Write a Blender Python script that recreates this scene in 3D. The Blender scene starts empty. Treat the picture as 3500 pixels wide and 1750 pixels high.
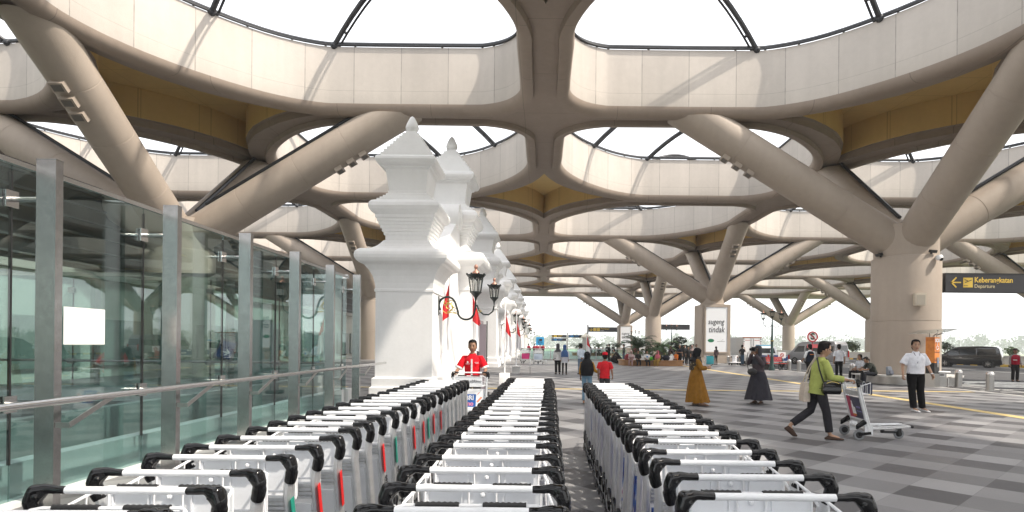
import bpy, bmesh, math, random
from mathutils import Vector, Matrix, geometry
R = math.radians
PI = math.pi
scene = bpy.context.scene
C = scene.collection
rnd = random.Random(11)

# ------------------------------------------------------------------ camera
cam_d = bpy.data.cameras.new("camera")
cam = bpy.data.objects.new("camera", cam_d)
C.objects.link(cam)
cam.location = (0, 0, 1.6)
cam.rotation_euler = (R(90), -0.0095, 0)
cam_d.sensor_width = 36
cam_d.lens = 20
cam_d.shift_x = -0.0299
cam_d.shift_y = 0.0862
cam_d.clip_start = 0.05
cam_d.clip_end = 6000
scene.camera = cam

# ------------------------------------------------------------------ light
SUN = Vector((0.80, -0.33, 1.0)).normalized()          # direction to the sun
EL = math.asin(SUN.z)
AZ = math.atan2(SUN.x, SUN.y)                           # clockwise from +Y
w = bpy.data.worlds.new("World")
scene.world = w
w.use_nodes = True
nt = w.node_tree
bg = nt.nodes["Background"]
sky = nt.nodes.new("ShaderNodeTexSky")
sky.sky_type = 'NISHITA'
sky.sun_disc = False
sky.sun_elevation = EL
sky.sun_rotation = AZ
sky.air_density = 1.0
sky.dust_density = 6.0
sky.ozone_density = 0.6
# thin bright overcast in front of the clear sky
sky_k = nt.nodes.new("ShaderNodeVectorMath"); sky_k.operation = 'SCALE'; sky_k.inputs['Scale'].default_value = 0.12
nt.links.new(sky.outputs[0], sky_k.inputs[0])
veil = nt.nodes.new("ShaderNodeMixRGB"); veil.inputs[0].default_value = .82
veil.inputs[2].default_value = (.77, .78, .79, 1)
nt.links.new(sky_k.outputs[0], veil.inputs[1])
nt.links.new(veil.outputs[0], bg.inputs[0])
bg.inputs[1].default_value = 1.0
sl = bpy.data.lights.new("sun", 'SUN')
sl.energy = 2.0
sl.angle = R(1.3)
sl.color = (1.0, 0.91, 0.79)
so = bpy.data.objects.new("sun", sl)
C.objects.link(so)
so.rotation_euler = (-SUN).to_track_quat('-Z', 'Y').to_euler()
so.location = (30, -20, 60)
scene.view_settings.view_transform = 'Standard'
scene.view_settings.look = 'None'
scene.view_settings.gamma = 1.0
scene.view_settings.exposure = 1.45
scene.view_settings.use_curve_mapping = False
cy = scene.cycles
cy.max_bounces = 9
cy.diffuse_bounces = 5
cy.glossy_bounces = 4
cy.transparent_max_bounces = 24
cy.transmission_bounces = 6
cy.use_denoising = True
cy.volume_bounces = 1
cy.sample_clamp_indirect = 8

# ------------------------------------------------------------------ measuring helpers (photo points at a known depth or on a known level)
def W(x, y, Y):
    dx, dy = x - 1365, y - 866
    return Vector(((dx + .0095 * dy) / 1431 * Y, Y, 1.6 - (dy - .0095 * dx) / 1431 * Y))
def G(x, y, z=0.0):
    dx, dy = x - 1365, y - 866
    Y = (1.6 - z) * 1431 / (dy - .0095 * dx)
    return Vector(((dx + .0095 * dy) / 1431 * Y, Y, z))

# ------------------------------------------------------------------ materials
MATS = {}
def mat(name, col, rough=.5, metal=0.0, spec=.5, noise=0.0, nscale=8.0, bump=0.0, bscale=60.0, coat=0.0, emit=0.0, alpha=None):
    if name in MATS: return MATS[name]
    m = bpy.data.materials.new(name)
    m.use_nodes = True
    n = m.node_tree
    b = n.nodes["Principled BSDF"]
    b.inputs['Base Color'].default_value = (*col, 1)
    b.inputs['Roughness'].default_value = rough
    b.inputs['Metallic'].default_value = metal
    b.inputs['Specular IOR Level'].default_value = spec
    b.inputs['Coat Weight'].default_value = coat
    if noise > 0 or bump > 0:
        tc = n.nodes.new("ShaderNodeTexCoord")
    if noise > 0:
        t = n.nodes.new("ShaderNodeTexNoise"); t.inputs['Scale'].default_value = nscale
        t.inputs['Detail'].default_value = 7; t.inputs['Roughness'].default_value = .65
        n.links.new(tc.outputs['Object'], t.inputs['Vector'])
        r = n.nodes.new("ShaderNodeValToRGB")
        r.color_ramp.elements[0].position = .3; r.color_ramp.elements[1].position = .7
        r.color_ramp.elements[0].color = (*[max(0, c * (1 - noise)) for c in col], 1)
        r.color_ramp.elements[1].color = (*[min(1, c * (1 + noise)) for c in col], 1)
        n.links.new(t.outputs['Fac'], r.inputs['Fac'])
        n.links.new(r.outputs['Color'], b.inputs['Base Color'])
    if bump > 0:
        t2 = n.nodes.new("ShaderNodeTexNoise"); t2.inputs['Scale'].default_value = bscale
        t2.inputs['Detail'].default_value = 4
        n.links.new(tc.outputs['Object'], t2.inputs['Vector'])
        bp = n.nodes.new("ShaderNodeBump"); bp.inputs['Strength'].default_value = bump
        bp.inputs['Distance'].default_value = .02
        n.links.new(t2.outputs['Fac'], bp.inputs['Height'])
        n.links.new(bp.outputs['Normal'], b.inputs['Normal'])
    MATS[name] = m
    return m

def glass_mat(name, tint=(.80, .9, .86), ior=1.5, rough=0.0, boost=0.0):
    m = bpy.data.materials.new(name); m.use_nodes = True
    n = m.node_tree
    n.nodes.remove(n.nodes["Principled BSDF"])
    out = n.nodes["Material Output"]
    tr = n.nodes.new("ShaderNodeBsdfTransparent"); tr.inputs[0].default_value = (*tint, 1)
    gl = n.nodes.new("ShaderNodeBsdfGlossy"); gl.inputs['Roughness'].default_value = rough
    gl.inputs[0].default_value = (.93, .97, .95, 1)
    fr = n.nodes.new("ShaderNodeFresnel"); fr.inputs['IOR'].default_value = ior
    ad = n.nodes.new("ShaderNodeMath"); ad.operation = 'ADD'; ad.use_clamp = True
    ad.inputs[1].default_value = boost
    mx = n.nodes.new("ShaderNodeMixShader")
    ge = n.nodes.new("ShaderNodeNewGeometry")                # same reflection from either side of the pane
    mr = n.nodes.new("ShaderNodeMapRange"); mr.inputs[3].default_value = ior; mr.inputs[4].default_value = 1 / ior
    n.links.new(ge.outputs['Backfacing'], mr.inputs[0]); n.links.new(mr.outputs[0], fr.inputs['IOR'])
    n.links.new(fr.outputs[0], ad.inputs[0])
    n.links.new(ad.outputs[0], mx.inputs[0])
    n.links.new(tr.outputs[0], mx.inputs[1]); n.links.new(gl.outputs[0], mx.inputs[2])
    n.links.new(mx.outputs[0], out.inputs[0])
    return m

def concrete_mat(name, col, seam=0.0, seamw=1.0, rough=.8, amt=.16, scale=.35, streak=0.0, grid=None):
    m = bpy.data.materials.new(name); m.use_nodes = True
    n = m.node_tree; L = n.links
    b = n.nodes["Principled BSDF"]; b.inputs['Roughness'].default_value = rough
    b.inputs['Specular IOR Level'].default_value = .25
    tc = n.nodes.new("ShaderNodeTexCoord")
    gm = n.nodes.new("ShaderNodeNewGeometry")
    def noise(sc, det, vec, rg=.6):
        t = n.nodes.new("ShaderNodeTexNoise"); t.inputs['Scale'].default_value = sc
        t.inputs['Detail'].default_value = det; t.inputs['Roughness'].default_value = rg
        L.new(vec, t.inputs['Vector']); return t.outputs['Fac']
    def math_(op, a, bb):
        t = n.nodes.new("ShaderNodeMath"); t.operation = op
        for k, v in ((0, a), (1, bb)):
            if isinstance(v, (int, float)): t.inputs[k].default_value = v
            else: L.new(v, t.inputs[k])
        return t.outputs[0]
    pos = gm.outputs['Position']
    a = noise(scale, 8, pos)
    c2 = noise(scale * 14, 5, pos)
    mp = n.nodes.new("ShaderNodeMapping"); mp.inputs['Scale'].default_value = (1.6, 1.6, .12)
    L.new(pos, mp.inputs['Vector'])
    st = noise(1.2, 5, mp.outputs[0])
    v = math_('ADD', math_('MULTIPLY', a, .55), math_('MULTIPLY', c2, .25))
    v = math_('ADD', v, math_('MULTIPLY', st, .2 + streak))
    v = math_('SUBTRACT', v, .5 + streak * .5)
    v = math_('MULTIPLY', v, amt * 4)
    v = math_('ADD', v, 1.0)
    if seam > 0:
        uv = n.nodes.new("ShaderNodeUVMap")
        sp = n.nodes.new("ShaderNodeSeparateXYZ"); L.new(uv.outputs[0], sp.inputs[0])
        fr = math_('PINGPONG', sp.outputs[0], seamw * .5)
        ln = math_('LESS_THAN', fr, .018)
        hz = math_('LESS_THAN', math_('ABSOLUTE', math_('SUBTRACT', sp.outputs[1], .95), 0), .010)
        # each panel of the cladding has its own slight tone
        fl = math_('FLOOR', math_('DIVIDE', math_('ADD', sp.outputs[0], seamw * .0), seamw), 0)
        wn = n.nodes.new("ShaderNodeTexWhiteNoise"); wn.noise_dimensions = '1D'
        L.new(fl, wn.inputs['W'])
        v = math_('MULTIPLY', v, math_('ADD', math_('MULTIPLY', wn.outputs[0], .10), .95))
        mk = noise(2.3, 3, pos)
        mk = math_('MULTIPLY', math_('MAXIMUM', ln, math_('MULTIPLY', hz, .6)), math_('MULTIPLY', mk, seam * 1.6))
        v = math_('MULTIPLY', v, math_('SUBTRACT', 1.0, mk))
    if grid:
        sp2 = n.nodes.new("ShaderNodeSeparateXYZ"); L.new(pos, sp2.inputs[0])
        gx = math_('LESS_THAN', math_('PINGPONG', math_('ADD', sp2.outputs[0], .9), grid[0] * .5), .014)
        gy = math_('LESS_THAN', math_('PINGPONG', math_('ADD', sp2.outputs[1], .4), grid[1] * .5), .014)
        v = math_('MULTIPLY', v, math_('SUBTRACT', 1.0, math_('MULTIPLY', math_('MAXIMUM', gx, gy), .28)))
    mx = n.nodes.new("ShaderNodeVectorMath"); mx.operation = 'SCALE'
    mx.inputs[0].default_value = col
    L.new(v, mx.inputs['Scale'])
    L.new(mx.outputs[0], b.inputs['Base Color'])
    bp = n.nodes.new("ShaderNodeBump"); bp.inputs['Strength'].default_value = .15
    bp.inputs['Distance'].default_value = .02
    L.new(noise(9, 6, pos), bp.inputs['Height']); L.new(bp.outputs[0], b.inputs['Normal'])
    MATS[name] = m
    return m

def tile_mat():
    m = bpy.data.materials.new("tile_paving"); m.use_nodes = True
    n = m.node_tree; L = n.links
    b = n.nodes["Principled BSDF"]
    gm = n.nodes.new("ShaderNodeNewGeometry")
    mp = n.nodes.new("ShaderNodeMapping")
    mp.inputs['Rotation'].default_value = (0, 0, R(48.2))
    mp.inputs['Scale'].default_value = (1 / .6,) * 3
    mp.inputs['Location'].default_value = (.47, .31, 0)
    L.new(gm.outputs['Position'], mp.inputs['Vector'])
    fl = n.nodes.new("ShaderNodeVectorMath"); fl.operation = 'FLOOR'
    fc = n.nodes.new("ShaderNodeVectorMath"); fc.operation = 'FRACTION'
    L.new(mp.outputs[0], fl.inputs[0]); L.new(mp.outputs[0], fc.inputs[0])
    wn = n.nodes.new("ShaderNodeTexWhiteNoise"); wn.noise_dimensions = '2D'
    L.new(fl.outputs[0], wn.inputs['Vector'])
    def math_(op, a, bb=0):
        t = n.nodes.new("ShaderNodeMath"); t.operation = op
        for k, v in ((0, a), (1, bb)):
            if isinstance(v, (int, float)): t.inputs[k].default_value = v
            else: L.new(v, t.inputs[k])
        return t.outputs[0]
    si = n.nodes.new("ShaderNodeSeparateXYZ"); L.new(fl.outputs[0], si.inputs[0])
    # four greys laid in a repeat, each course shifted by half of it
    idx = math_('FLOORED_MODULO', math_('ADD', math_('SUBTRACT', math_('MULTIPLY', si.outputs[0], 2.0), si.outputs[1]), 2.0), 4.0)
    rp = n.nodes.new("ShaderNodeValToRGB"); rp.color_ramp.interpolation = 'CONSTANT'
    e = rp.color_ramp.elements
    cols = [(0, (.072, .070, .075)), (.2, (.205, .202, .207)), (.45, (.155, .153, .158)), (.7, (.245, .243, .248))]
    e[0].position = 0; e[0].color = (*cols[0][1], 1)
    e[1].position = cols[1][0]; e[1].color = (*cols[1][1], 1)
    for p, c in cols[2:]:
        k = e.new(p); k.color = (*c, 1)
    L.new(math_('DIVIDE', idx, 4.0), rp.inputs[0])
    tone = math_('ADD', math_('MULTIPLY', wn.outputs['Value'], .34), .83)
    sp = n.nodes.new("ShaderNodeSeparateXYZ"); L.new(fc.outputs[0], sp.inputs[0])
    def math_(op, a, bb=0):
        t = n.nodes.new("ShaderNodeMath"); t.operation = op
        for k, v in ((0, a), (1, bb)):
            if isinstance(v, (int, float)): t.inputs[k].default_value = v
            else: L.new(v, t.inputs[k])
        return t.outputs[0]
    dx = math_('ABSOLUTE', math_('SUBTRACT', sp.outputs[0], .5))
    dy = math_('ABSOLUTE', math_('SUBTRACT', sp.outputs[1], .5))
    jt = math_('GREATER_THAN', math_('MAXIMUM', dx, dy), .4955)
    t1 = n.nodes.new("ShaderNodeTexNoise"); t1.inputs['Scale'].default_value = 60; t1.inputs['Detail'].default_value = 3
    t2 = n.nodes.new("ShaderNodeTexNoise"); t2.inputs['Scale'].default_value = .45; t2.inputs['Detail'].default_value = 7; t2.inputs['Roughness'].default_value = .7
    L.new(gm.outputs['Position'], t1.inputs['Vector']); L.new(gm.outputs['Position'], t2.inputs['Vector'])
    v = math_('ADD', math_('MULTIPLY', t1.outputs['Fac'], .2), math_('MULTIPLY', t2.outputs['Fac'], .5))
    v = math_('MULTIPLY', math_('ADD', v, .66), tone)
    v = math_('MULTIPLY', v, math_('SUBTRACT', 1.0, math_('MULTIPLY', jt, .35)))
    sc = n.nodes.new("ShaderNodeVectorMath"); sc.operation = 'SCALE'
    L.new(rp.outputs[0], sc.inputs[0]); L.new(v, sc.inputs['Scale'])
    L.new(sc.outputs[0], b.inputs['Base Color'])
    L.new(math_('ADD', math_('MULTIPLY', t2.outputs['Fac'], .3), .33), b.inputs['Roughness'])
    b.inputs['Specular IOR Level'].default_value = .45
    bp = n.nodes.new("ShaderNodeBump"); bp.inputs['Strength'].default_value = .12; bp.inputs['Distance'].default_value = .01
    L.new(t1.outputs['Fac'], bp.inputs['Height']); L.new(bp.outputs[0], b.inputs['Normal'])
    MATS["tile_paving"] = m
    return m

def bands_mat(name, c1, c2, axis=0, period=1.0, rough=.5):
    m = bpy.data.materials.new(name); m.use_nodes = True
    n = m.node_tree; L = n.links
    b = n.nodes["Principled BSDF"]; b.inputs['Roughness'].default_value = rough
    tc = n.nodes.new("ShaderNodeTexCoord")
    sp = n.nodes.new("ShaderNodeSeparateXYZ"); L.new(tc.outputs['Object'], sp.inputs[0])
    def math_(op, a, bb=0):
        t = n.nodes.new("ShaderNodeMath"); t.operation = op
        for k, v in ((0, a), (1, bb)):
            if isinstance(v, (int, float)): t.inputs[k].default_value = v
            else: L.new(v, t.inputs[k])
        return t.outputs[0]
    f = math_('GREATER_THAN', math_('FRACT', math_('DIVIDE', sp.outputs[axis], period)), .5)
    mx = n.nodes.new("ShaderNodeMixRGB")
    mx.inputs[1].default_value = (*c1, 1); mx.inputs[2].default_value = (*c2, 1)
    L.new(f, mx.inputs[0]); L.new(mx.outputs[0], b.inputs['Base Color'])
    return m

def swirl_mat(name, cols, scale=9.0, rough=.3):
    m = bpy.data.materials.new(name); m.use_nodes = True
    n = m.node_tree; L = n.links
    b = n.nodes["Principled BSDF"]; b.inputs['Roughness'].default_value = rough
    tc = n.nodes.new("ShaderNodeTexCoord")
    t = n.nodes.new("ShaderNodeTexNoise"); t.inputs['Scale'].default_value = scale; t.inputs['Detail'].default_value = 2
    L.new(tc.outputs['Object'], t.inputs['Vector'])
    rp = n.nodes.new("ShaderNodeValToRGB"); e = rp.color_ramp.elements
    e[0].position = .3; e[0].color = (*cols[0], 1); e[1].position = .7; e[1].color = (*cols[-1], 1)
    for k, c in enumerate(cols[1:-1]):
        q = e.new(.3 + .4 * (k + 1) / (len(cols) - 1)); q.color = (*c, 1)
    L.new(t.outputs['Fac'], rp.inputs[0]); L.new(rp.outputs[0], b.inputs['Base Color'])
    return m

CONC = concrete_mat("canopy_concrete", (.285, .232, .192), rough=.75, amt=.17, grid=(4.075, 3.65))
FASC = concrete_mat("canopy_fascia", (.50, .458, .415), seam=.42, seamw=2.05, rough=.7, amt=.12, streak=.25)
COLC = concrete_mat("column_concrete", (.375, .318, .268), rough=.6, amt=.12, streak=.25)
MUST = concrete_mat("coffer_mustard", (.60, .43, .17), rough=.6, amt=.12, grid=(2.04, 1.83))
WHITEM = concrete_mat("gate_white_masonry", (.88, .88, .88), rough=.6, amt=.075, scale=.8, streak=.3)
WALLC = concrete_mat("parapet_concrete", (.50, .49, .47), rough=.8, amt=.14)
ASPH = concrete_mat("asphalt", (.085, .085, .088), rough=.85, amt=.2, scale=.5)
TILE = tile_mat()
DSTEEL = mat("dark_steel", (.035, .037, .042), .45, .3)
STEEL = mat("brushed_steel", (.42, .41, .40), .33, 1.0, noise=.1, nscale=30)
STEELD = mat("post_steel", (.42, .41, .405), .27, 1.0, noise=.12, nscale=12)
STEELB = mat("bright_steel", (.62, .61, .60), .22, 1.0)
ALU = mat("aluminium", (.70, .71, .72), .36, .75, noise=.12, nscale=9)
WPAINT = mat("white_paint", (.79, .80, .82), .35, noise=.05, nscale=14)
WPANEL = mat("white_panel", (.80, .82, .85), .45, noise=.05, nscale=6)
BLACKP = mat("black_plastic", (.006, .006, .007), .13, spec=.42)
BLACKM = mat("black_matt", (.016, .016, .017), .55)
RUBBER = mat("grey_rubber", (.22, .23, .24), .7)
GLASS = glass_mat("clear_glass", (.66, .755, .75), 1.5, boost=.045)
GLASS2 = glass_mat("rear_glass", (.80, .86, .85), 1.45)
BALUG = glass_mat("balustrade_glass", (.78, .92, .87), 1.45)
LGLASS = glass_mat("lantern_glass", (.9, .9, .88), 1.45, .1, .06)
CARGLASS = mat("car_glass", (.018, .022, .026), .06, spec=.8)
TYRE = mat("tyre_black", (.018, .018, .018), .8)
IRON = mat("green_black_iron", (.018, .026, .026), .35, .3)
GOLD = mat("gold_leaf", (.52, .40, .12), .4, .6)
COPPER = mat("copper_finial", (.45, .24, .18), .45, .4)
YELL = mat("sign_yellow", (.72, .50, .08), .5)
TACT = mat("tactile_yellow", (.62, .47, .20), .6, noise=.15, nscale=4)
SIGNB = mat("sign_black", (.028, .028, .034), .35)
SIGNBLUE = mat("sign_blue", (.02, .22, .55), .4)
RED = mat("flag_red", (.62, .012, .02), .6)
FWHITE = mat("flag_white", (.82, .82, .84), .6)
STRIPER = mat("sticker_red", (.62, .02, .02), .4)
STRIPEG = mat("sticker_green", (.02, .26, .19), .4)
INK = mat("printed_ink", (.015, .015, .02), .5)
NAVY = mat("navy_print", (.018, .018, .06), .3)
PINKR = mat("crimson_print", (.42, .02, .08), .35)
ORANGE = mat("orange_print", (.70, .22, .03), .5)
LEAFD = mat("leaf_dark", (.022, .05, .018), .6, noise=.4, nscale=5)
LEAFM = mat("leaf_mid", (.045, .095, .028), .6, noise=.4, nscale=5)
LEAFY = mat("leaf_light", (.09, .12, .035), .6, noise=.4, nscale=5)
BARK = mat("bark", (.10, .075, .05), .9)
WOOD = mat("planter_wood", (.32, .16, .06), .5, noise=.2, nscale=3)

# ------------------------------------------------------------------ mesh builder
class MB:
    def __init__(s):
        s.v = []; s.f = []; s.m = []; s.uv = {}
    def add(s, vs, fs, mi=0):
        o = len(s.v); s.v += [Vector(p) for p in vs]
        for f in fs: s.f.append(tuple(i + o for i in f)); s.m.append(mi)
        return o
    def box(s, c, size, rot=None, mi=0, taper=1.0):
        hx, hy, hz = size[0] / 2, size[1] / 2, size[2] / 2
        p = [(-hx, -hy, -hz), (hx, -hy, -hz), (hx, hy, -hz), (-hx, hy, -hz)]
        q = [(-hx * taper, -hy * taper, hz), (hx * taper, -hy * taper, hz), (hx * taper, hy * taper, hz), (-hx * taper, hy * taper, hz)]
        vs = [Vector(a) for a in p + q]
        if rot is not None:
            M = rot if isinstance(rot, Matrix) else Matrix.Rotation(rot, 3, 'Z')
            vs = [M @ a for a in vs]
        vs = [a + Vector(c) for a in vs]
        s.add(vs, [(3, 2, 1, 0), (4, 5, 6, 7), (0, 1, 5, 4), (1, 2, 6, 5), (2, 3, 7, 6), (3, 0, 4, 7)], mi)
    def rings(s, rs, cap=True, mi=0, closed=False):
        n = len(rs[0]); o = len(s.v)
        for r in rs: s.v += [Vector(p) for p in r]
        K = len(rs)
        for k in range(K if closed else K - 1):
            k2 = (k + 1) % K
            for i in range(n):
                j = (i + 1) % n
                s.f.append((o + k * n + i, o + k * n + j, o + k2 * n + j, o + k2 * n + i)); s.m.append(mi)
        if cap and not closed:
            s.f.append(tuple(o + i for i in reversed(range(n)))); s.m.append(mi)
            s.f.append(tuple(o + (K - 1) * n + i for i in range(n))); s.m.append(mi)
    def tube(s, path, r, n=8, mi=0, closed=False, cap=True, sx=1.0):
        P = [Vector(p) for p in path]; K = len(P)
        rr = r if isinstance(r, (list, tuple)) else [r] * K
        prev = None; rs = []
        for k in range(K):
            if closed: t = P[(k + 1) % K] - P[k - 1]
            else: t = P[min(k + 1, K - 1)] - P[max(k - 1, 0)]
            if t.length < 1e-9: t = Vector((0, 0, 1))
            t.normalize()
            if prev is None:
                up = Vector((0, 0, 1)) if abs(t.z) < .9 else Vector((0, 1, 0))
                a = t.cross(up).normalized()
            else:
                a = prev - t * prev.dot(t)
                if a.length < 1e-6: a = t.orthogonal()
                a.normalize()
            prev = a; b = a.cross(t)
            rs.append([P[k] + (a * math.cos(2 * PI * i / n) * sx + b * math.sin(2 * PI * i / n)) * rr[k] for i in range(n)])
        s.rings(rs, cap, mi, closed)
    def lathe(s, prof, n=16, c=(0, 0, 0), mi=0, cap=True, ph=0.0, sx=1, sy=1):
        c = Vector(c)
        s.rings([[c + Vector((math.cos(2 * PI * i / n + ph) * r * sx, math.sin(2 * PI * i / n + ph) * r * sy, z)) for i in range(n)] for r, z in prof], cap, mi)
    def sq(s, prof, c=(0, 0, 0), mi=0, rot=0.0):
        s.lathe([(h * math.sqrt(2), z) for z, h in prof], 4, c, mi, True, PI / 4 + rot)
    def ball(s, c, r, n=10, m=6, mi=0, rot=None):
        rx, ry, rz = r if isinstance(r, (tuple, list)) else (r, r, r)
        rs = []
        for k in range(m + 1):
            th = PI * k / m; th = min(max(th, .02), PI - .02)
            ring = []
            for i in range(n):
                p = Vector((math.cos(2 * PI * i / n) * math.sin(th) * rx, math.sin(2 * PI * i / n) * math.sin(th) * ry, -math.cos(th) * rz))
                if rot is not None: p = rot @ p
                ring.append(p + Vector(c))
            rs.append(ring)
        s.rings(rs, True, mi)
    def hull(s, pts, mi=0):
        bm = bmesh.new()
        for p in pts: bm.verts.new(p)
        res = bmesh.ops.convex_hull(bm, input=bm.verts)
        bmesh.ops.delete(bm, geom=[g for g in res['geom_interior'] if isinstance(g, bmesh.types.BMVert)], context='VERTS')
        bm.verts.index_update(); bm.verts.ensure_lookup_table()
        s.add([v.co.copy() for v in bm.verts], [tuple(v.index for v in f.verts) for f in bm.faces], mi)
        bm.free()
    def prism(s, poly, axis='x', a=-.5, b=.5, mi=0):
        """poly: list of 2-D points; extruded along axis from a to b"""
        def P(q, t):
            if axis == 'x': return (t, q[0], q[1])
            if axis == 'y': return (q[0], t, q[1])
            return (q[0], q[1], t)
        n = len(poly); o = len(s.v)
        s.v += [Vector(P(q, a)) for q in poly] + [Vector(P(q, b)) for q in poly]
        tri = geometry.tessellate_polygon([[Vector((q[0], q[1], 0)) for q in poly]])
        for t in tri:
            s.f.append(tuple(o + i for i in t)); s.m.append(mi)
            s.f.append(tuple(o + n + i for i in reversed(t))); s.m.append(mi)
        for i in range(n):
            j = (i + 1) % n
            s.f.append((o + i, o + j, o + n + j, o + n + i)); s.m.append(mi)
    def xform(s, M, start=0):
        for i in range(start, len(s.v)): s.v[i] = M @ s.v[i]
    def join(s, o):
        k = len(s.v); s.v += [p.copy() for p in o.v]
        s.f += [tuple(i + k for i in f) for f in o.f]; s.m += o.m
    def build(s, name, mats, parent=None, smooth=35, recalc=True, loc=None):
        me = bpy.data.meshes.new(name)
        me.from_pydata([tuple(p) for p in s.v], [], s.f)
        if not isinstance(mats, (list, tuple)): mats = [mats]
        for q in mats: me.materials.append(q)
        me.polygons.foreach_set('material_index', s.m)
        if recalc:
            bm = bmesh.new(); bm.from_mesh(me)
            bmesh.ops.recalc_face_normals(bm, faces=bm.faces); bm.to_mesh(me); bm.free()
        if smooth:
            me.shade_smooth(); me.set_sharp_from_angle(angle=R(smooth))
        me.update()
        return link(name, me, parent, loc)

def link(name, me, parent=None, loc=None):
    o = bpy.data.objects.new(name, me); C.objects.link(o)
    if parent: o.parent = parent
    if loc is not None: o.location = loc
    return o
def tag(o, label=None, cat=None, group=None, kind=None):
    if label: o['label'] = label
    if cat: o['category'] = cat
    if group: o['group'] = group
    if kind: o['kind'] = kind
    return o
def thing(name, label, cat, loc=(0, 0, 0), rz=0.0, group=None, scale=1.0):
    o = bpy.data.objects.new(name, None); C.objects.link(o)
    o.empty_display_size = .3
    o.location = loc; o.rotation_euler = (0, 0, rz); o.scale = (scale,) * 3
    return tag(o, label, cat, group)
def copy_tree(o, parent=None):
    c = o.copy(); C.objects.link(c)
    if parent: c.parent = parent
    for ch in [x for x in o.children]:
        copy_tree(ch, c)
    return c
ORD = ["nearest", "second", "third", "fourth", "fifth", "sixth", "seventh", "eighth", "ninth", "tenth", "eleventh", "twelfth", "thirteenth", "fourteenth", "fifteenth",
       "sixteenth", "seventeenth", "eighteenth", "nineteenth", "twentieth", "twenty-first", "twenty-second", "twenty-third", "twenty-fourth", "twenty-fifth"]

def text(body, size, m, parent, M, name="lettering", align='CENTER', bold=0.0, shear=0.0, ext=.002, xs=1.0):
    cu = bpy.data.curves.new("tmp_text", 'FONT')
    cu.body = body; cu.size = size; cu.align_x = align; cu.align_y = 'CENTER'
    cu.extrude = ext; cu.offset = bold; cu.shear = shear; cu.resolution_u = 3
    cu.space_line = .85
    t = bpy.data.objects.new("tmp_text", cu); C.objects.link(t)
    dg = bpy.context.evaluated_depsgraph_get()
    me = bpy.data.meshes.new_from_object(t.evaluated_get(dg))
    bpy.data.objects.remove(t); bpy.data.curves.remove(cu)
    me.materials.clear(); me.materials.append(m)
    if xs != 1.0: me.transform(Matrix.Diagonal((xs, 1, 1, 1)))
    o = link(name, me, parent)
    o.matrix_local = M
    return o
def face_cam(x, y, z, rz=0.0):
    """text upright in the XZ plane, read from -Y"""
    return Matrix.Translation((x, y, z)) @ Matrix.Rotation(rz, 4, 'Z') @ Matrix.Rotation(R(90), 4, 'X')
# ================================================================== SETTING
EDGE = 16.35                                            # kerb line between pavement and road
def sheet(name, x0, x1, y0, y1, z, m, kind='structure'):
    b = MB(); b.add([(x0, y0, z), (x1, y0, z), (x1, y1, z), (x0, y1, z)], [(0, 1, 2, 3)])
    return tag(b.build(name, m, smooth=0), kind=kind)
sheet('pavement', -60, EDGE - .2, -25, 128, 0, TILE)
sheet('road', EDGE, 43.6, -25, 300, -.13, ASPH)
FIELD = mat("far_field", (.16, .19, .10), .9, noise=.3, nscale=.02)
sheet('ground', -1200, 1200, -300, 1700, -7, FIELD)
b = MB(); b.box((EDGE - .1, 51.5, -.065), (.2, 153, .145)); b.box((0, 128.1, -3.4), (120, .2, 7.0))
tag(b.build('kerb', WALLC, smooth=0), kind='structure')
b = MB()
b.box((11.15, 60, .003), (.32, 100, .006)); 
b.box((2.1, 20.45, .003), (17.7, .26, .006)); b.box((13.6, 20.9, .003), (4.4, .30, .006))
b.box((12.0, 22.6, .003), (1.3, .3, .0058)); b.box((-8, 20.45, .003), (2, .26, .006))
tag(b.build('tactile_strip', TACT, smooth=0), kind='structure')
b = MB()
for y in range(20, 120, 9): b.box((26.5, y, -.1265), (.14, 4.5, .007))
b.box((33.8, 60, -.1265), (.14, 160, .007)); b.box((19.2, 60, -.1265), (.12, 160, .007))
for k in range(3):
    pts = [(22 + math.cos(a) * (2.6 - k * .9), 27 + math.sin(a) * (2.0 - k * .7), -.124) for a in [2 * PI * i / 32 for i in range(32)]]
    b.tube(pts, .05, 4, closed=True)
b.box((20.8, 24.2, -.1265), (5.5, .12, .007), R(14)); b.box((21, 22.2, -.1265), (5.5, .12, .007), R(-10))
tag(b.build('road_marking', mat("road_paint", (.6, .6, .58), .7, noise=.25, nscale=3), smooth=0), kind='structure')
b = MB(); b.box((43.75, 120, -.03), (.35, 360, .24))
tag(b.build('kerb', bands_mat("kerb_bands", (.62, .40, .05), (.03, .03, .03), 1, 1.9, .7), smooth=0), kind='structure')
b = MB(); b.box((45.2, 120, .3), (.3, 360, 1.0)); b.box((45.2, 120, .86), (.44, 360, .12))
b.prism([(44.0, -.1), (45.0, -.1), (45.0, .02), (44.0, .02)], 'y', -60, 300)
tag(b.build('parapet_wall', WALLC, smooth=0), 'low grey concrete parapet wall along the far side of the road', 'wall')

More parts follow.
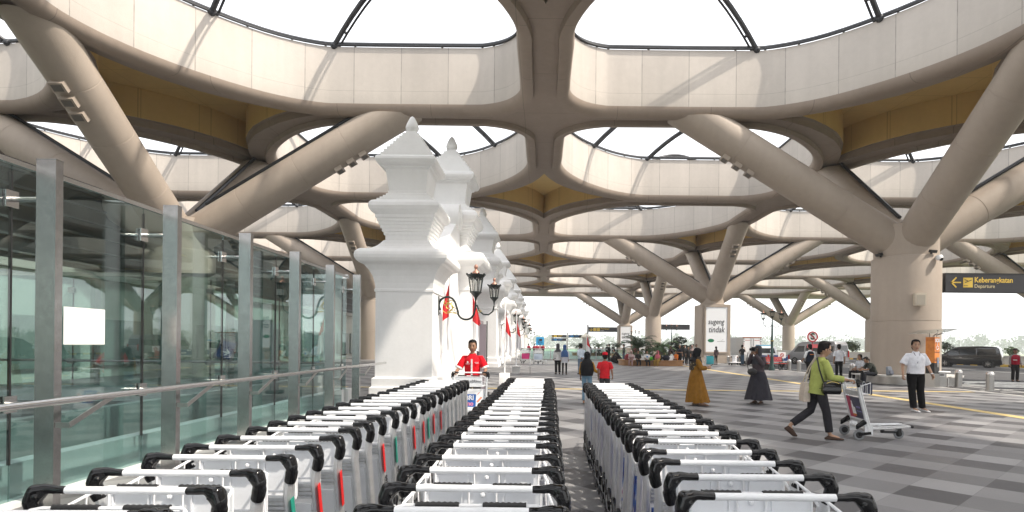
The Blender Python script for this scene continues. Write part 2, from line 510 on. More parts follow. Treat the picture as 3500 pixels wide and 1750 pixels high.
# ------------------------------------------------------------------ canopy
U, V, ZB, TH = 16.3, 14.6, 11.6, 2.85
Y0 = 11.0
CA = [(1.0, 8.8), (1.02, 7.3), (1.6, 5.6), (2.8, 3.75), (4.6, 1.95), (6.4, 1.0), (8.0, .85)]
SA = [(3.5, .85), (2.5, .93), (1.65, 1.35), (1.1, 2.1), (1.0, 3.0)]
ctrl = CA + [(U - a, c) for a, c in SA]
ctrl = ctrl + [(U - a, V - c) for a, c in ctrl]
def catmull(P, n):
    out = []; K = len(P)
    for k in range(K):
        p0, p1, p2, p3 = [Vector((*P[(k + d) % K], 0)) for d in (-1, 0, 1, 2)]
        for i in range(n):
            t = i / n
            out.append(.5 * ((2 * p1) + (p2 - p0) * t + (2 * p0 - 5 * p1 + 4 * p2 - p3) * t * t + (3 * p1 - p0 - 3 * p2 + p3) * t ** 3))
    return out
OUT = catmull(ctrl, 4)
NO = len(OUT)
NRM = []
for k in range(NO):
    t = (OUT[(k + 1) % NO] - OUT[k - 1]).normalized()
    NRM.append(Vector((t.y, -t.x, 0)))                   # outward for a counter-clockwise outline
def off(d, z): return [Vector((OUT[k].x + NRM[k].x * d, OUT[k].y + NRM[k].y * d, z)) for k in range(NO)]
QC = [(0, 6.1), (.3, 5.2), (.75, 4.2), (1.35, 3.3), (2.0, 2.5), (2.9, 1.7), (3.9, .95), (5.0, .35), (6.0, 0)]

def bay_mesh(mirror):
    b = MB()
    prof = [(0, TH), (0, .95), (0, .40), (.025, .25), (.09, .12), (.20, .03), (.32, 0), (.52, 0), (.55, .22)]
    b.rings([off(d, z) for d, z in prof], cap=False)
    for i in range(len(b.f)): b.m[i] = 0 if i < 2 * NO else 1
    outer = [(QC[-1][0], 0), (U, 0)] + [(U - a, V - c) for a, c in QC] + [(0, V)] + QC[:-1]
    def fill(outer, hole, z, mi):
        rings = [[Vector((p[0], p[1], 0)) for p in outer]]
        if hole: rings.append([Vector((p.x, p.y, 0)) for p in hole])
        tri = geometry.tessellate_polygon(rings)
        b.add([(p.x, p.y, z) for r in rings for p in r], [tuple(t) for t in tri], mi)
    fill(outer, off(.55, 0), .22, 1)
    fill([(0, 0), (U, 0), (U, V), (0, V)], off(0, 0), TH, 1)
    for q in (QC, [(U - a, V - c) for a, c in QC]):
        n = len(q)
        o = b.add([(a, c, .22) for a, c in q] + [(a, c, .55) for a, c in q], [(i, i + 1, n + i + 1, n + i) for i in range(n - 1)], 1)
        cx, cyy = (0, 0) if q is QC else (U, V)
        q2 = [(cx + (a - cx) * .965, cyy + (c - cyy) * .965) for a, c in q]
        b.add([(a, c, .55) for a, c in q] + [(a, c, .6) for a, c in q2], [(i, i + 1, n + i + 1, n + i) for i in range(n - 1)], 1)
        b.add([(a, c, .6) for a, c in q2] + [(a, c, 2.0) for a, c in q2], [(i, i + 1, n + i + 1, n + i) for i in range(n - 1)], 2)
        b.add([(cx, cyy, 2.0)] + [(a, c, 2.0) for a, c in q2], [(0, i + 1, i + 2) for i in range(n - 1)], 2)
    if mirror:
        for p in b.v: p.x = U - p.x
    me = bpy.data.meshes.new('roof_bay')
    me.from_pydata([tuple(p) for p in b.v], [], b.f)
    for q in (FASC, CONC, MUST): me.materials.append(q)
    me.polygons.foreach_set('material_index', b.m)
    arc = [0]
    for k in range(NO): arc.append(arc[-1] + (OUT[(k + 1) % NO] - OUT[k]).length)
    uvl = me.uv_layers.new(name='UVMap')
    for p in me.polygons:
        if p.material_index != 0: continue
        us = []
        for li in p.loop_indices:
            vi = me.loops[li].vertex_index
            us.append((li, arc[vi % NO], me.vertices[vi].co.z))
        hi = max(u for _, u, _ in us)
        for li, u, z in us:
            if hi - u > arc[-1] / 2: u += arc[-1]
            uvl.data[li].uv = (u, z)
    me.shade_smooth(); me.set_sharp_from_angle(angle=R(30))
    return me
def frame_mesh(mirror):
    b = MB()
    b.tube(off(.10, TH + .17), .085, 6, closed=True)
    b.tube(off(-.06, TH + .06), .045, 5, closed=True)
    for k in range(0, NO, 3):
        a, c = off(.10, TH + .2)[k], off(-.06, TH + .06)[k]
        b.tube([a, c], .03, 4); b.tube([off(.10, TH)[k], a], .05, 4)
    if mirror:
        for p in b.v: p.x = U - p.x
    return b
def arch_mb(k, mirror):
    c = Vector((U / 2, V / 2, 0)); d = Vector((8.9, 7.2, 0)).normalized(); nrm = Vector((-d.y, d.x, 0))
    cen = c + nrm * ((k - 1) * 4.35)
    def hit(sgn):
        best = None
        for i in range(NO):
            p, q = OUT[i], OUT[(i + 1) % NO]
            e = q - p; den = d.x * sgn * e.y - d.y * sgn * e.x
            if abs(den) < 1e-9: continue
            t = ((p.x - cen.x) * e.y - (p.y - cen.y) * e.x) / den
            s_ = ((p.x - cen.x) * d.y * sgn - (p.y - cen.y) * d.x * sgn) / den
            if t > 0 and 0 <= s_ <= 1: best = t if best is None else min(best, t)
        return cen + d * sgn * best
    a, e = hit(-1), hit(1)
    L = (e - a).length; rise = .17 * L
    P = []
    for i in range(17):
        t = i / 16
        P.append(a.lerp(e, t) + Vector((0, 0, TH + .05 + rise * (1 - (2 * t - 1) ** 2))))
    b = MB(); b.tube(P, .105, 7)
    P2 = [p + nrm * .22 + Vector((0, 0, -.02)) for p in P]
    b.tube(P2, .05, 6)
    for q in (0, 1, 15, 16): b.tube([P[q], P2[q]], .06, 5)
    b.ball(P[0], .16, 8, 5); b.ball(P[-1], .16, 8, 5)
    if mirror:
        for p in b.v: p.x = U - p.x
    return b
canopy = thing('canopy', 'vast beige concrete canopy with rows of large rounded skylight openings', 'canopy roof', (0, Y0, ZB))
BM_ = [bay_mesh(False), bay_mesh(True)]
FR = [frame_mesh(False), frame_mesh(True)]
FRO = []
ARCH = []
FR_FAR = []
for mfl in (0, 1):
    o = FR[mfl].build('skylight_frame', DSTEEL, None, 40); FRO.append(o.data); bpy.data.objects.remove(o)
    am = []
    far = MB(); far.join(FR[mfl])
    for k in range(3):
        q = arch_mb(k, mfl); far.join(q)
        o = q.build('skylight_arch', DSTEEL, None, 40); am.append(o.data); bpy.data.objects.remove(o)
    ARCH.append(am)
    o = far.build('skylight_frame', DSTEEL, None, 40); FR_FAR.append(o.data); bpy.data.objects.remove(o)
for j in range(-2, 7):
    for i in range(-3, 4):
        mfl = 0 if (i + j) % 2 == 0 else 1
        bay = link('roof_bay', BM_[mfl], canopy, (i * U, j * V, 0))
        near = -2 <= i <= 1 and -1 <= j <= 2
        fr = link('skylight_frame', FRO[mfl] if near else FR_FAR[mfl], bay)
        if near:
            for k in range(3): link('skylight_arch', ARCH[mfl][k], bay)
b = MB()
X0, X1, YA, YB = -3 * U, 4 * U, -2 * V, 7 * V
b.box(((X0 + X1) / 2, YB + 3.9, 1.5), (X1 - X0 + 3, 7.8, 2.7)); b.box(((X0 + X1) / 2, YA - .75, 1.45), (X1 - X0 + 3, 1.5, 2.8))
b.box((X0 - .75, (YA + YB) / 2, 1.45), (1.5, YB - YA, 2.8)); b.box((X1 + .75, (YA + YB) / 2, 1.45), (1.5, YB - YA, 2.8))
b.build('edge_beam', CONC, canopy, 0)

# ------------------------------------------------------------------ branching columns
def column_parts(root):
    b = MB(); b.lathe([(1.36, 0), (1.36, 2.75), (1.345, 2.755), (1.345, 2.775), (1.36, 2.78), (1.36, 5.55), (1.34, 5.6), (1.27, 5.62), (1.27, 7.0)], 40)
    b.build('shaft', COLC, root, 35)
    for dx, dy, L in ((1, 0, 9.8), (-1, 0, 9.8), (0, 1, 7.6), (0, -1, 7.6)):
        a = Vector((0, 0, 5.95)); e = Vector((dx * L, dy * L, 12.0))
        d = (e - a).normalized()
        b = MB()
        ts = [0, .1, .30, .3005, .3035, .304, .55, .5505, .5535, .554, .76, .7605, .7635, .764, .81]
        rr_ = [.80, .80, .79, .778, .778, .788, .785, .773, .773, .783, .78, .768, .768, .778, .778]
        side_ = Vector((dx, dy, 0)).cross(Vector((0, 0, 1))); up_ = side_.cross(d)
        rs = [[a.lerp(e, t_) + (side_ * math.cos(2 * PI * i / 28) + up_ * math.sin(2 * PI * i / 28)) * r_ for i in range(28)] for t_, r_ in zip(ts, rr_)]
        last = [p + side_ * side_.dot(p - a) * .05 for p in rs[-1]]
        rs.append([p + d * ((11.69 - p.z) / d.z) for p in last])          # cut level where it meets the soffit
        if min(((11.69 - p.z) / d.z) for p in last) < .02: raise SystemExit('branch too long')
        b.rings(rs)
        br = b.build('branch', COLC, root, 40)
        side = Vector((dx, dy, 0)).cross(Vector((0, 0, 1)))
        low = d.cross(side).normalized()
        if low.z > 0: low = -low
        M = Matrix((side, d, low)).transposed()
        b = MB()
        for k in range(3):
            c = a.lerp(e, .68 + .055 * k) + low * .74
            b.box(c, (.50, .34, .36), M, 0); b.box(c + low * .15, (.34, .22, .10), M, 1)
        b.build('light_box', [COLC, mat('lamp_recess', (.13, .115, .10), .6)], br, 0)
        b = MB(); up = -low
        b.tube([a.lerp(e, .17) + up * .84 + side * .2, a.lerp(e, .88) + up * .82 + side * .2], .085, 7)
        b.build('drain_pipe', DSTEEL, br, 40)
protoc = None
CX = [(16.3, 'right'), (-16.3, 'left')]
cols = []
names1 = {(16.3, 0): 'nearest beige branching column, round bench at its foot and black sign at its side',
          (16.3, 1): 'beige branching column boxed in at the foot with the larger welcome poster',
          (16.3, 2): 'plain round beige branching column behind the palm planter',
          (16.3, 3): 'distant beige branching column boxed in with the smaller welcome poster',
          (-16.3, 0): 'beige branching column standing behind the glass screen on the left',
          (-16.3, 1): 'beige branching column rising just behind the left edge of the first white gate tower',
          (48.9, 2): 'beige branching column seen just beside the nearest big column',
          (48.9, 3): 'beige branching column standing behind the silver van',
          (48.9, 1): 'beige branching column at the right edge behind the black departure sign'}
for x in (16.3, -16.3, 48.9, -48.9):
    for k in range(4):
        if (x == -16.3 and k > 2) or (x == -48.9) : continue
        if x == 48.9 and k == 0: continue
        lab = names1.get((x, k), 'beige branching column half hidden behind the white gate towers')
        root = thing('branching_column', lab, 'column', (x, 25.6 + 29.2 * k, 0), 0, 'branching columns under the canopy')
        if protoc is None:
            column_parts(root); protoc = root
        else:
            for ch in protoc.children: copy_tree(ch, root)
            if k > 0:
                for ch in root.children:
                    if ch.name.startswith('shaft'): ch.scale = (.86, .86, 1)
        cols.append(root)
# columns nearer the camera than the frame, needed for the shade they cast
for x in (16.3, -16.3):
    root = thing('branching_column', 'beige branching column beside the camera, outside the frame', 'column', (x, 25.6 - 29.2, 0), 0, 'branching columns under the canopy')
    for ch in protoc.children: copy_tree(ch, root)
for ch in list(protoc.children):
    if ch.name.startswith('branch'):
        for q in list(ch.children):
            if q.name.startswith('light_box') and abs((q.data.vertices[0].co - Vector((0, 0, q.data.vertices[0].co.z))).y) > 2: bpy.data.objects.remove(q)
# things fixed on the nearest column
c0 = Vector((16.3, 25.6, 0))
def on_column(ang, z, r=1.36):
    return c0 + Vector((math.cos(ang) * r, math.sin(ang) * r, z)), ang + PI / 2
p, a = on_column(R(-103), 4.0 - .35)
t = thing('loudspeaker', 'beige box loudspeaker fixed on the nearest column', 'speaker', p, a)
b = MB(); b.box((0, -.16, 0), (.40, .30, .52)); b.build('cabinet', mat("beige_box", (.55, .49, .40), .6), t, 0)
b = MB(); b.box((0, -.315, -.02), (.32, .012, .40)); b.build('grille', mat("beige_grille", (.40, .36, .30), .8), t, 0)
p, a = on_column(R(-70), 5.45)
t = thing('security_camera', 'white dome security camera high on the nearest column', 'camera', p, a)
b = MB(); b.lathe([(.09, 0), (.14, .05), (.14, .16), (.10, .22)], 14, (0, -.16, -.12)); b.box((0, -.05, .02), (.08, .12, .08)); b.build('housing', WPAINT, t)
b = MB(); b.ball((0, -.24, -.08), .085, 10, 6); b.build('lens', BLACKP, t)
for ang, lab in ((-78, 'small black floodlight on the collar of the nearest column, above the dome camera'), (-168, 'small black floodlight on the left edge of the nearest column collar')):
    p, a = on_column(R(ang), 5.62, 1.34)
    t = thing('floodlight', lab, 'light', p, a, 'black floodlights on the column collar')
    b = MB(); b.box((0, -.06, .10), (.30, .14, .12), Matrix.Rotation(R(20), 3, 'X')); b.build('lamp_head', BLACKM, t, 0)
    b = MB(); b.box((0, .02, .03), (.06, .06, .07)); b.build('bracket', BLACKM, t, 0)
t = thing('round_bench', 'round steel ring bench with white seat around the nearest column', 'bench', c0)
b = MB(); K = 48
b.rings([[(math.cos(2 * PI * i / K) * r, math.sin(2 * PI * i / K) * r, z) for i in range(K)] for r, z in ((1.4, .42), (2.15, .42), (2.15, .36), (1.4, .36))], closed=True)
b.build('seat', mat("bench_top", (.62, .61, .58), .35), t, 30)
b = MB(); b.rings([[(math.cos(2 * PI * i / K) * r, math.sin(2 * PI * i / K) * r, z) for i in range(K)] for r, z in ((1.4, 0.02), (1.95, .02), (1.95, .36), (1.4, .36))], closed=True)
b.build('skirt', STEEL, t, 30)
# poster housings around two columns
def poster(k, label, size):
    y = 25.6 + 29.2 * k
    t = thing('poster_board', label, 'poster', (16.3, y, 0), 0, 'welcome posters on the columns')
    b = MB()
    b.box((0, -1.30, 2.75), (2.35, .26, 5.5)); b.box((-1.27, 0, 2.75), (.18, 2.6, 5.5)); b.box((1.27, 0, 2.75), (.18, 2.6, 5.5))
    b.box((0, 0, .25), (2.9, 3.0, .5))
    b.box((0, -1.46, 5.30), (2.0, .07, .14)); b.box((-1.06, -1.46, 3.2), (.12, .07, 4.32)); b.box((1.06, -1.46, 3.2), (.12, .07, 4.32)); b.box((0, -1.46, .98), (2.0, .07, .14))
    b.build('housing', COLC, t, 0)
    b = MB(); b.box((0, -1.445, 3.14), (2.0, .02, 4.18)); b.build('poster', mat("poster_white", (.80, .82, .85), .4), t, 0)
    text("sugeng", .72, INK, t, face_cam(-.06, -1.47, 3.86), shear=.2, bold=.002, xs=.76)
    text("tindak", .80, INK, t, face_cam(-.02, -1.47, 3.12), shear=.2, bold=.002, xs=.76)
    b = MB(); b.lathe([(.3, -.005), (.3, .005)], 20, sy=.55); g = b.build('emblem', mat("emblem_green", (.01, .16, .07), .4), t); g.matrix_local = face_cam(-.52, -1.46, 2.1)
    b = MB(); b.box((.42, -1.46, 2.02), (.72, .006, .035)); b.box((.55, -1.46, 2.16), (.2, .006, .025), Matrix.Rotation(R(-35), 3, 'Y')); b.build('small_print', mat("print_grey", (.25, .25, .27), .5), t, 0)
poster(1, 'tall white welcome poster on the middle column, larger and nearer of the two', 1)
poster(3, 'far smaller white welcome poster on a column beside the black arrow sign', 1)

# ------------------------------------------------------------------ glass screen and handrail on the left
PX, GX, H = -4.7, -5.07, 3.30
t = thing('glass_screen', 'tall glass screen with stainless steel posts on a white kerb', 'glass wall', (0, 0, 0))
for k in range(7):
    y = 3.62 + 1.79 * k
    b = MB(); b.box((PX, y, H / 2), (.185, .085, H)); 
    b.box((PX, y, H + .003), (.19, .09, .008))
    p = b.build('post', STEELD, t, 0)
    for z in (2.93, .98):
        b = MB(); b.tube([(PX - .08, y, z), (GX + .03, y, z)], .026, 10); b.tube([(GX - .02, y, z), (GX - .16, y, z)], .008, 6)
        b.box((GX + .02, y - .01, z), (.016, .13, .16)); b.box((GX - .022, y - .01, z), (.016, .13, .16))
        b.build('clamp', STEELB, p, 40)
b = MB()
for k in range(-4, 7):
    y = 3.62 + 1.79 * k
    b.box((GX, y - .895, .05 + (H - .07) / 2), (.02, 1.78, H - .07))
b.box((-9.9, 14.9, .38 + (H - .40) / 2), (9.5, .02, H - .40))
b.build('pane', GLASS, t, 0)
b = MB(); b.box((GX, 4.5, H - .005), (.045, 20.6, .05)); b.box((-9.95, 14.9, H + .02), (9.7, .10, .10)); b.build('top_rail', STEELB, t, 0)
b = MB()
for k in range(7):
    b.box((GX, 3.62 + 1.79 * k - .0, 1.8), (.026, .016, 2.8))
for x in (-6.9, -8.7, -10.5, -12.3): b.box((x, 14.9, 1.8), (.02, .03, 2.8)); 
b.build('joint', BLACKM, t, 0)
b = MB()
for x in (-6.9, -8.7, -10.5, -12.3):
    for z in (2.9, 1.05): b.box((x, 14.85, z), (.16, .08, .14)); 
    b.box((x + .35, 15.2, 1.6), (.12, .2, 3.2))
b.build('rear_clamp', STEEL, t, 0)
KERBW = concrete_mat("white_kerb", (.72, .74, .73), rough=.5, amt=.08, scale=1.2)
b = MB(); b.box((GX, 4.5, .025), (.2, 20.8, .05)); b.box((GX - .22, 4.5, .19), (.20, 20.8, .38)); b.box((-9.95, 15.1, .19), (9.7, .24, .38))
b.build('base_kerb', KERBW, t, 0)
b = MB(); b.box((GX - .75, 4.5, .36), (.18, 20.6, .72)); b.build('inner_kerb', mat('inner_kerb', (.34, .37, .36), .5, noise=.25, nscale=2), t, 0)
RX, RZ = -4.47, 1.03
t = thing('handrail', 'long brushed steel handrail bracketed to the posts of the glass screen', 'handrail', (0, 0, 0))
b = MB(); b.tube([(RX, -2, RZ), (RX, 16.2, RZ)], .034, 16); b.build('rail', STEELB, t, 40)
for k in range(7):
    y = 3.62 + 1.79 * k
    b = MB(); b.box((RX + .0, y + .26, RZ - .12), (.012, .62, .05), Matrix.Rotation(R(22), 3, 'X')); b.box((PX + .12, y - .02, RZ - .24), (.22, .012, .05))
    b.build('bracket', STEEL, t, 0)
# rear handrail behind the glass
t = thing('handrail', 'steel handrail seen through the glass on the rear screen', 'handrail', (0, 0, 0))
b = MB(); b.tube([(-14.5, 14.6, 1.07), (-5.4, 14.6, 1.07)], .03, 8); b.build('rail', STEEL, t)
b = MB(); 
for x in (-12.3, -10.5, -8.7, -6.9): b.tube([(x, 14.9, 1.0), (x, 14.6, 1.07)], .015, 6)
b.build('bracket', STEEL, t)
b = MB(); b.box((GX + .025, 6.27, 1.75), (.006, .56, .40)); b.box((GX + .029, 6.27, 1.75), (.002, .52, .36), mi=0)
tag(b.build('paper_notice', mat("paper_white", (.88, .88, .88), .6), smooth=0), 'blank white paper notice stuck on the glass screen', 'notice')
t = thing('info_board', 'large white board with green round emblem standing behind the rear glass', 'board', (-8.05, 15.6, 0))
b = MB(); b.box((0, 0, 1.32), (1.3, .06, 1.75)); b.build('panel', mat("board_white", (.85, .86, .85), .5), t, 0)
b = MB(); b.lathe([(.16, -.004), (.16, .004)], 18); g = b.build('emblem', mat("emblem_green", (.01, .16, .07)), t); g.matrix_local = face_cam(-.15, -.036, 1.22)
b = MB(); b.box((-.5, 0, .22), (.05, .05, .44)); b.box((.5, 0, .22), (.05, .05, .44)); b.build('leg', STEEL, t, 0)
t = thing('arrow_sign', 'small tilted dark blue arrow sign on a stand behind the glass', 'sign', (-6.45, 11.6, 0), R(0))
b = MB(); Mt = Matrix.Rotation(R(14), 3, 'Y') @ Matrix.Rotation(R(-20), 3, 'X'); b.box((0, 0, 1.42), (.38, .03, .44), Mt); b.build('board', mat("sign_frame", (.12, .12, .13), .4), t, 0)
b = MB(); b.box(Vector((0, 0, 1.42)) + Mt @ Vector((0, -.02, 0)), (.29, .008, .35), Mt); b.build('panel', mat("sign_navy", (.01, .05, .18), .4), t, 0)
b = MB(); 
for c, s_, a_ in (((0, 0), (.16, .03), 0), ((.055, .03), (.09, .03), 45), ((.055, -.03), (.09, .03), -45)):
    b.box(Vector((0, 0, 1.42)) + Mt @ Vector((c[0], -.026, c[1] - .05)), (s_[0], .004, s_[1]), Mt @ Matrix.Rotation(R(a_), 3, 'Y'))
b.build('arrow', WPAINT, t, 0)
b = MB(); b.tube([(0, .02, 0), (0, .02, 1.25)], .02, 8); b.lathe([(.16, 0), (.16, .02)], 16, (0, .02, 0)); b.build('stand', STEEL, t)

# ------------------------------------------------------------------ terminal building behind the glass
t = thing('terminal_building', 'long terminal front with dark louvred upper storey and pale lower wall behind the glass', 'building', (0, 0, 0))
TW = concrete_mat("terminal_wall", (.66, .68, .62), rough=.7, amt=.06)
b = MB(); b.box((-20.2, 24, 2.1), (2.0, 80, 4.2)); b.build('wall', TW, t, 0)
b = MB()
for k in range(22): b.box((-19.15, -14 + 3.6 * k, 1.5), (.2, 2.9, 2.0))
b.build('window', mat('terminal_window', (.26, .31, .29), .2), t, 0)
b = MB(); b.box((-21.6, 24, 6.35), (4.6, 80, 3.7)); b.build('upper_storey', mat("louvre_dark", (.028, .031, .034), .5), t, 0)
b = MB()
for k in range(6): b.box((-19.25, 24, 4.8 + .6 * k), (.14, 80, .08))
b.build('louvre', mat("louvre_edge", (.10, .11, .115), .4), t, 0)
b = MB(); b.box((-19.2, 24, 4.35), (.6, 80, .28)); b.build('fascia', mat("fascia_pale", (.5, .5, .46), .5), t, 0)
t = thing('side_building', 'low grey building with teal windows beyond the glass screen', 'building', (-27, 80, 0))
b = MB(); b.box((0, 0, 1.9), (22, 16, 3.8)); b.build('wall', concrete_mat("side_wall", (.42, .42, .41), amt=.06), t, 0)
for k in range(6):
    b = MB(); b.box((-8.5 + 3.4 * k, -8.02, 1.9), (2.4, .1, 1.5)); b.build('window', mat("teal_glass", (.03, .16, .17), .1), t, 0)

# ------------------------------------------------------------------ white gate towers
TPROF = [(0, 1.02), (.22, 1.02), (.26, .96), (.5, .96), (.55, .88), (3.16, .88), (3.18, .91), (3.25, .91), (3.27, .885), (3.45, .90), (3.65, .955), (3.82, 1.04), (3.95, 1.14), (4.0, 1.19),
         (4.02, 1.27), (4.08, 1.34), (4.16, 1.385), (4.25, 1.395), (4.34, 1.375), (4.41, 1.32), (4.45, 1.25),
         (4.46, 1.12), (4.50, 1.0), (4.58, .88), (4.68, .78), (4.79, .70), (4.80, .655), (4.96, .655)]
z, h = 4.96, .70
for k in range(6):
    TPROF += [(z + .005, h), (z + .095, h)]; z += .1; h += .042
TPROF += [(5.58, .93), (5.62, 1.0), (5.70, 1.06), (5.80, 1.085), (5.90, 1.06), (5.97, 1.0), (6.0, .93)]
z, h = 6.0, .88
for k in range(4):
    TPROF += [(z + .003, h), (z + .062, h)]; z += .066; h -= .075
TPROF += [(6.29, .60), (6.36, .60), (6.37, .575), (7.0, .665), (7.04, .68), (7.06, .74), (7.10, .76), (7.14, .86), (7.2, .91), (7.28, .935), (7.36, .91), (7.40, .86)]
z, h = 7.41, .80
for k in range(8):
    TPROF += [(z, h), (z + .108, h)]; z += .112; h -= .077
TPROF += [(8.31, .17), (8.40, .17)]
def tower(y, s, label, k):
    t = thing('gate_tower', label, 'gate tower', (-4.28, y, 0), 0, 'white gate towers', s)
    b = MB(); b.sq(TPROF); b.build('masonry', WHITEM, t, 0)
    b = MB(); b.lathe([(.10, 8.38), (.13, 8.42), (.20, 8.48), (.215, 8.55), (.18, 8.66), (.12, 8.79), (.07, 8.88), (.02, 8.92)], 16); b.build('finial', WHITEM, t, 40)
    return t
tw = [(18.4, 1.0, 'white stepped gate tower, nearest and largest in view'),
      (26.3, 1.25, 'white stepped gate tower just behind the nearest one'),
      (40.0, 1.25, 'white stepped gate tower behind the first wall lantern, third in the row'),
      (47.0, 1.0, 'short white gate tower with the far lantern bracket, fourth in the row'),
      (53.6, 1.25, 'white stepped gate tower, fifth in the row from the camera'),
      (67.2, 1.25, 'white stepped gate tower, sixth in the row from the camera'),
      (80.8, 1.25, 'white stepped gate tower, seventh in the row from the camera'),
      (94.4, 1.25, 'white stepped gate tower, eighth in the row from the camera'),
      (108, 1.25, 'white stepped gate tower, ninth in the row from the camera'),
      (136, 1.3, 'distant white gate tower standing apart against the sky')]
for k, (y, s, lab) in enumerate(tw): tower(y, s, lab, k)
def wing(y0, y1, z1, z2, label, group='white walls between the gate towers'):
    """wall between two towers whose top sweeps up to a scroll"""
    t = thing('gate_wall', label, 'wall', (-4.28, 0, 0), 0, group)
    P = [(y0, 0), (y1, 0), (y1, z2)]
    for i in range(13):
        a = i / 12
        P.append((y1 - .35 - (y1 - y0 - .35) * a, z2 - (z2 - z1) * math.sin(a * PI / 2) ** .8))
    b = MB(); b.prism(P, 'x', -.55, .55); b.build('masonry', WHITEM, t, 30)
    b = MB()
    b.lathe([(.55, -.68), (.55, .68)], 22, mi=0); b.xform(Matrix.Translation((0, y1 - .75, z2 - .25)) @ Matrix.Rotation(R(90), 4, 'Y'))
    q = MB(); q.lathe([(.32, -.74), (.32, .74)], 18); q.xform(Matrix.Translation((0, y1 - .72, z2 - .28)) @ Matrix.Rotation(R(90), 4, 'Y')); b.join(q)
    b.build('scroll', WHITEM, t, 30)
wing(19.2, 25.3, 5.2, 7.3, 'white wall with a scroll at its top between the two nearest gate towers')
wing(47.8, 52.6, 5.2, 7.0, 'white wall with a scroll between the fourth and fifth gate towers')
wing(81.8, 93.2, 4.5, 7.0, 'white wall between the seventh and eighth gate towers')
wing(54.8, 66.0, 4.5, 7.0, 'white wall between the fifth and sixth gate towers')
t = thing('entrance_frame', 'grey metal doorway frame with dark glass standing between white gate towers', 'doorway', (-4.3, 33.0, 0))
b = MB(); 
for y in (-5.0, 5.0): b.box((0, y, 1.4), (.5, .5, 2.8))
b.box((0, 0, 2.95), (.6, 10.6, .3)); b.build('frame', mat("door_grey", (.16, .13, .15), .4), t, 0)
b = MB(); b.box((-.1, 0, 1.4), (.05, 9.4, 2.8)); b.build('door', CARGLASS, t, 0)
# ================================================================== LUGGAGE TROLLEYS
def bevel(b, width, seg=2, ang=30):
    bm = bmesh.new()
    vs = [bm.verts.new(p) for p in b.v]
    for f, mi in zip(b.f, b.m):
        try: q = bm.faces.new([vs[i] for i in f]); q.material_index = mi
        except ValueError: pass
    bmesh.ops.remove_doubles(bm, verts=bm.verts, dist=1e-5)
    bmesh.ops.recalc_face_normals(bm, faces=bm.faces)
    ed = [e for e in bm.edges if len(e.link_faces) == 2 and e.calc_face_angle(0) > R(ang)]
    bmesh.ops.bevel(bm, geom=ed, offset=width, segments=seg, profile=.6, affect='EDGES', clamp_overlap=True)
    bm.verts.index_update()
    o = MB(); o.add([v.co.copy() for v in bm.verts], [tuple(v.index for v in f.verts) for f in bm.faces])
    o.m = [f.material_index for f in bm.faces]
    bm.free(); return o
def sph(c, r, n=8):
    rx, ry, rz = r if isinstance(r, tuple) else (r, r, r)
    out = []
    for k in range(1, n):
        th = PI * k / n
        for i in range(n + 2):
            a = 2 * PI * i / (n + 2)
            out.append((c[0] + math.cos(a) * math.sin(th) * rx, c[1] + math.sin(a) * math.sin(th) * ry, c[2] + math.cos(th) * rz))
    return out + [(c[0], c[1], c[2] + rz), (c[0], c[1], c[2] - rz)]
HZ = 1.035
def grip_mb(s):
    b = MB()
    b.tube([(s * .222, 0, HZ), (s * .30, 0, HZ + .002)], [.0158, .0165], 12)
    b.tube([(s * .262, 0, HZ), (s * .285, 0, HZ + .004), (s * .315, 0, HZ + .006)], [.0168, .018, .019], 12)
    b.hull(sph((s * .300, 0, HZ + .004), (.016, .017, .016), 8) + sph((s * .340, -.002, HZ + .002), (.024, .030, .020), 10) + sph((s * .354, -.004, HZ - .042), (.023, .033, .038), 10) + sph((s * .342, .040, HZ - .016), (.013, .016, .014), 8))
    b.tube([(s * .350, 0, HZ - .06), (s * .342, .006, HZ - .095), (s * .333, .010, HZ - .118)], [.030, .029, .027], 14)
    b.ball((s * .318, -.030, HZ - .022), .006, 6, 4)
    return b
def remesh(b, vox, it=6):
    """one smooth skin over the joined shapes"""
    me = bpy.data.meshes.new('tmp'); me.from_pydata([tuple(p) for p in b.v], [], b.f)
    o = bpy.data.objects.new('tmp', me); C.objects.link(o)
    m = o.modifiers.new('r', 'REMESH'); m.mode = 'VOXEL'; m.voxel_size = vox
    m = o.modifiers.new('s', 'SMOOTH'); m.iterations = it; m.factor = .5
    e = bpy.data.meshes.new_from_object(o.evaluated_get(bpy.context.evaluated_depsgraph_get()))
    q = MB(); q.add([v.co.copy() for v in e.vertices], [tuple(p.vertices) for p in e.polygons])
    bpy.data.objects.remove(o); bpy.data.meshes.remove(me); bpy.data.meshes.remove(e)
    return q
def post_mb(s):
    b = MB()
    P = [(s * .334, .008, HZ - .085), (s * .329, .012, HZ - .13), (s * .322, .02, .85), (s * .318, .17, .25), (s * .318, .20, .12)]
    b.tube(P, .026, 10, sx=.8)
    b.tube([(p[0] + s * .0, p[1] + .036, p[2]) for p in P], .016, 6)
    b.box((s * .318, .19, .17), (.03, .13, .16))
    return b
def wheel_mb(c, r):
    hub = MB(); hub.lathe([(r * .62, -.018), (r * .62, .018), (.02, .026)], 14); hub.lathe([(.018, -.03), (.018, .03)], 8)
    ty = MB(); K = 20
    ty.rings([[(math.cos(2 * PI * i / K) * q, math.sin(2 * PI * i / K) * q, z) for i in range(K)] for q, z in ((r * .62, -.016), (r * .9, -.02), (r, -.010), (r, .010), (r * .9, .02), (r * .62, .016))], closed=True)
    M = Matrix.Translation(c) @ Matrix.Rotation(R(90), 4, 'Y')
    hub.xform(M); ty.xform(M)
    return hub, ty
GRIPS = {s: remesh(grip_mb(s), .0045, 10) for s in (-1, 1)}
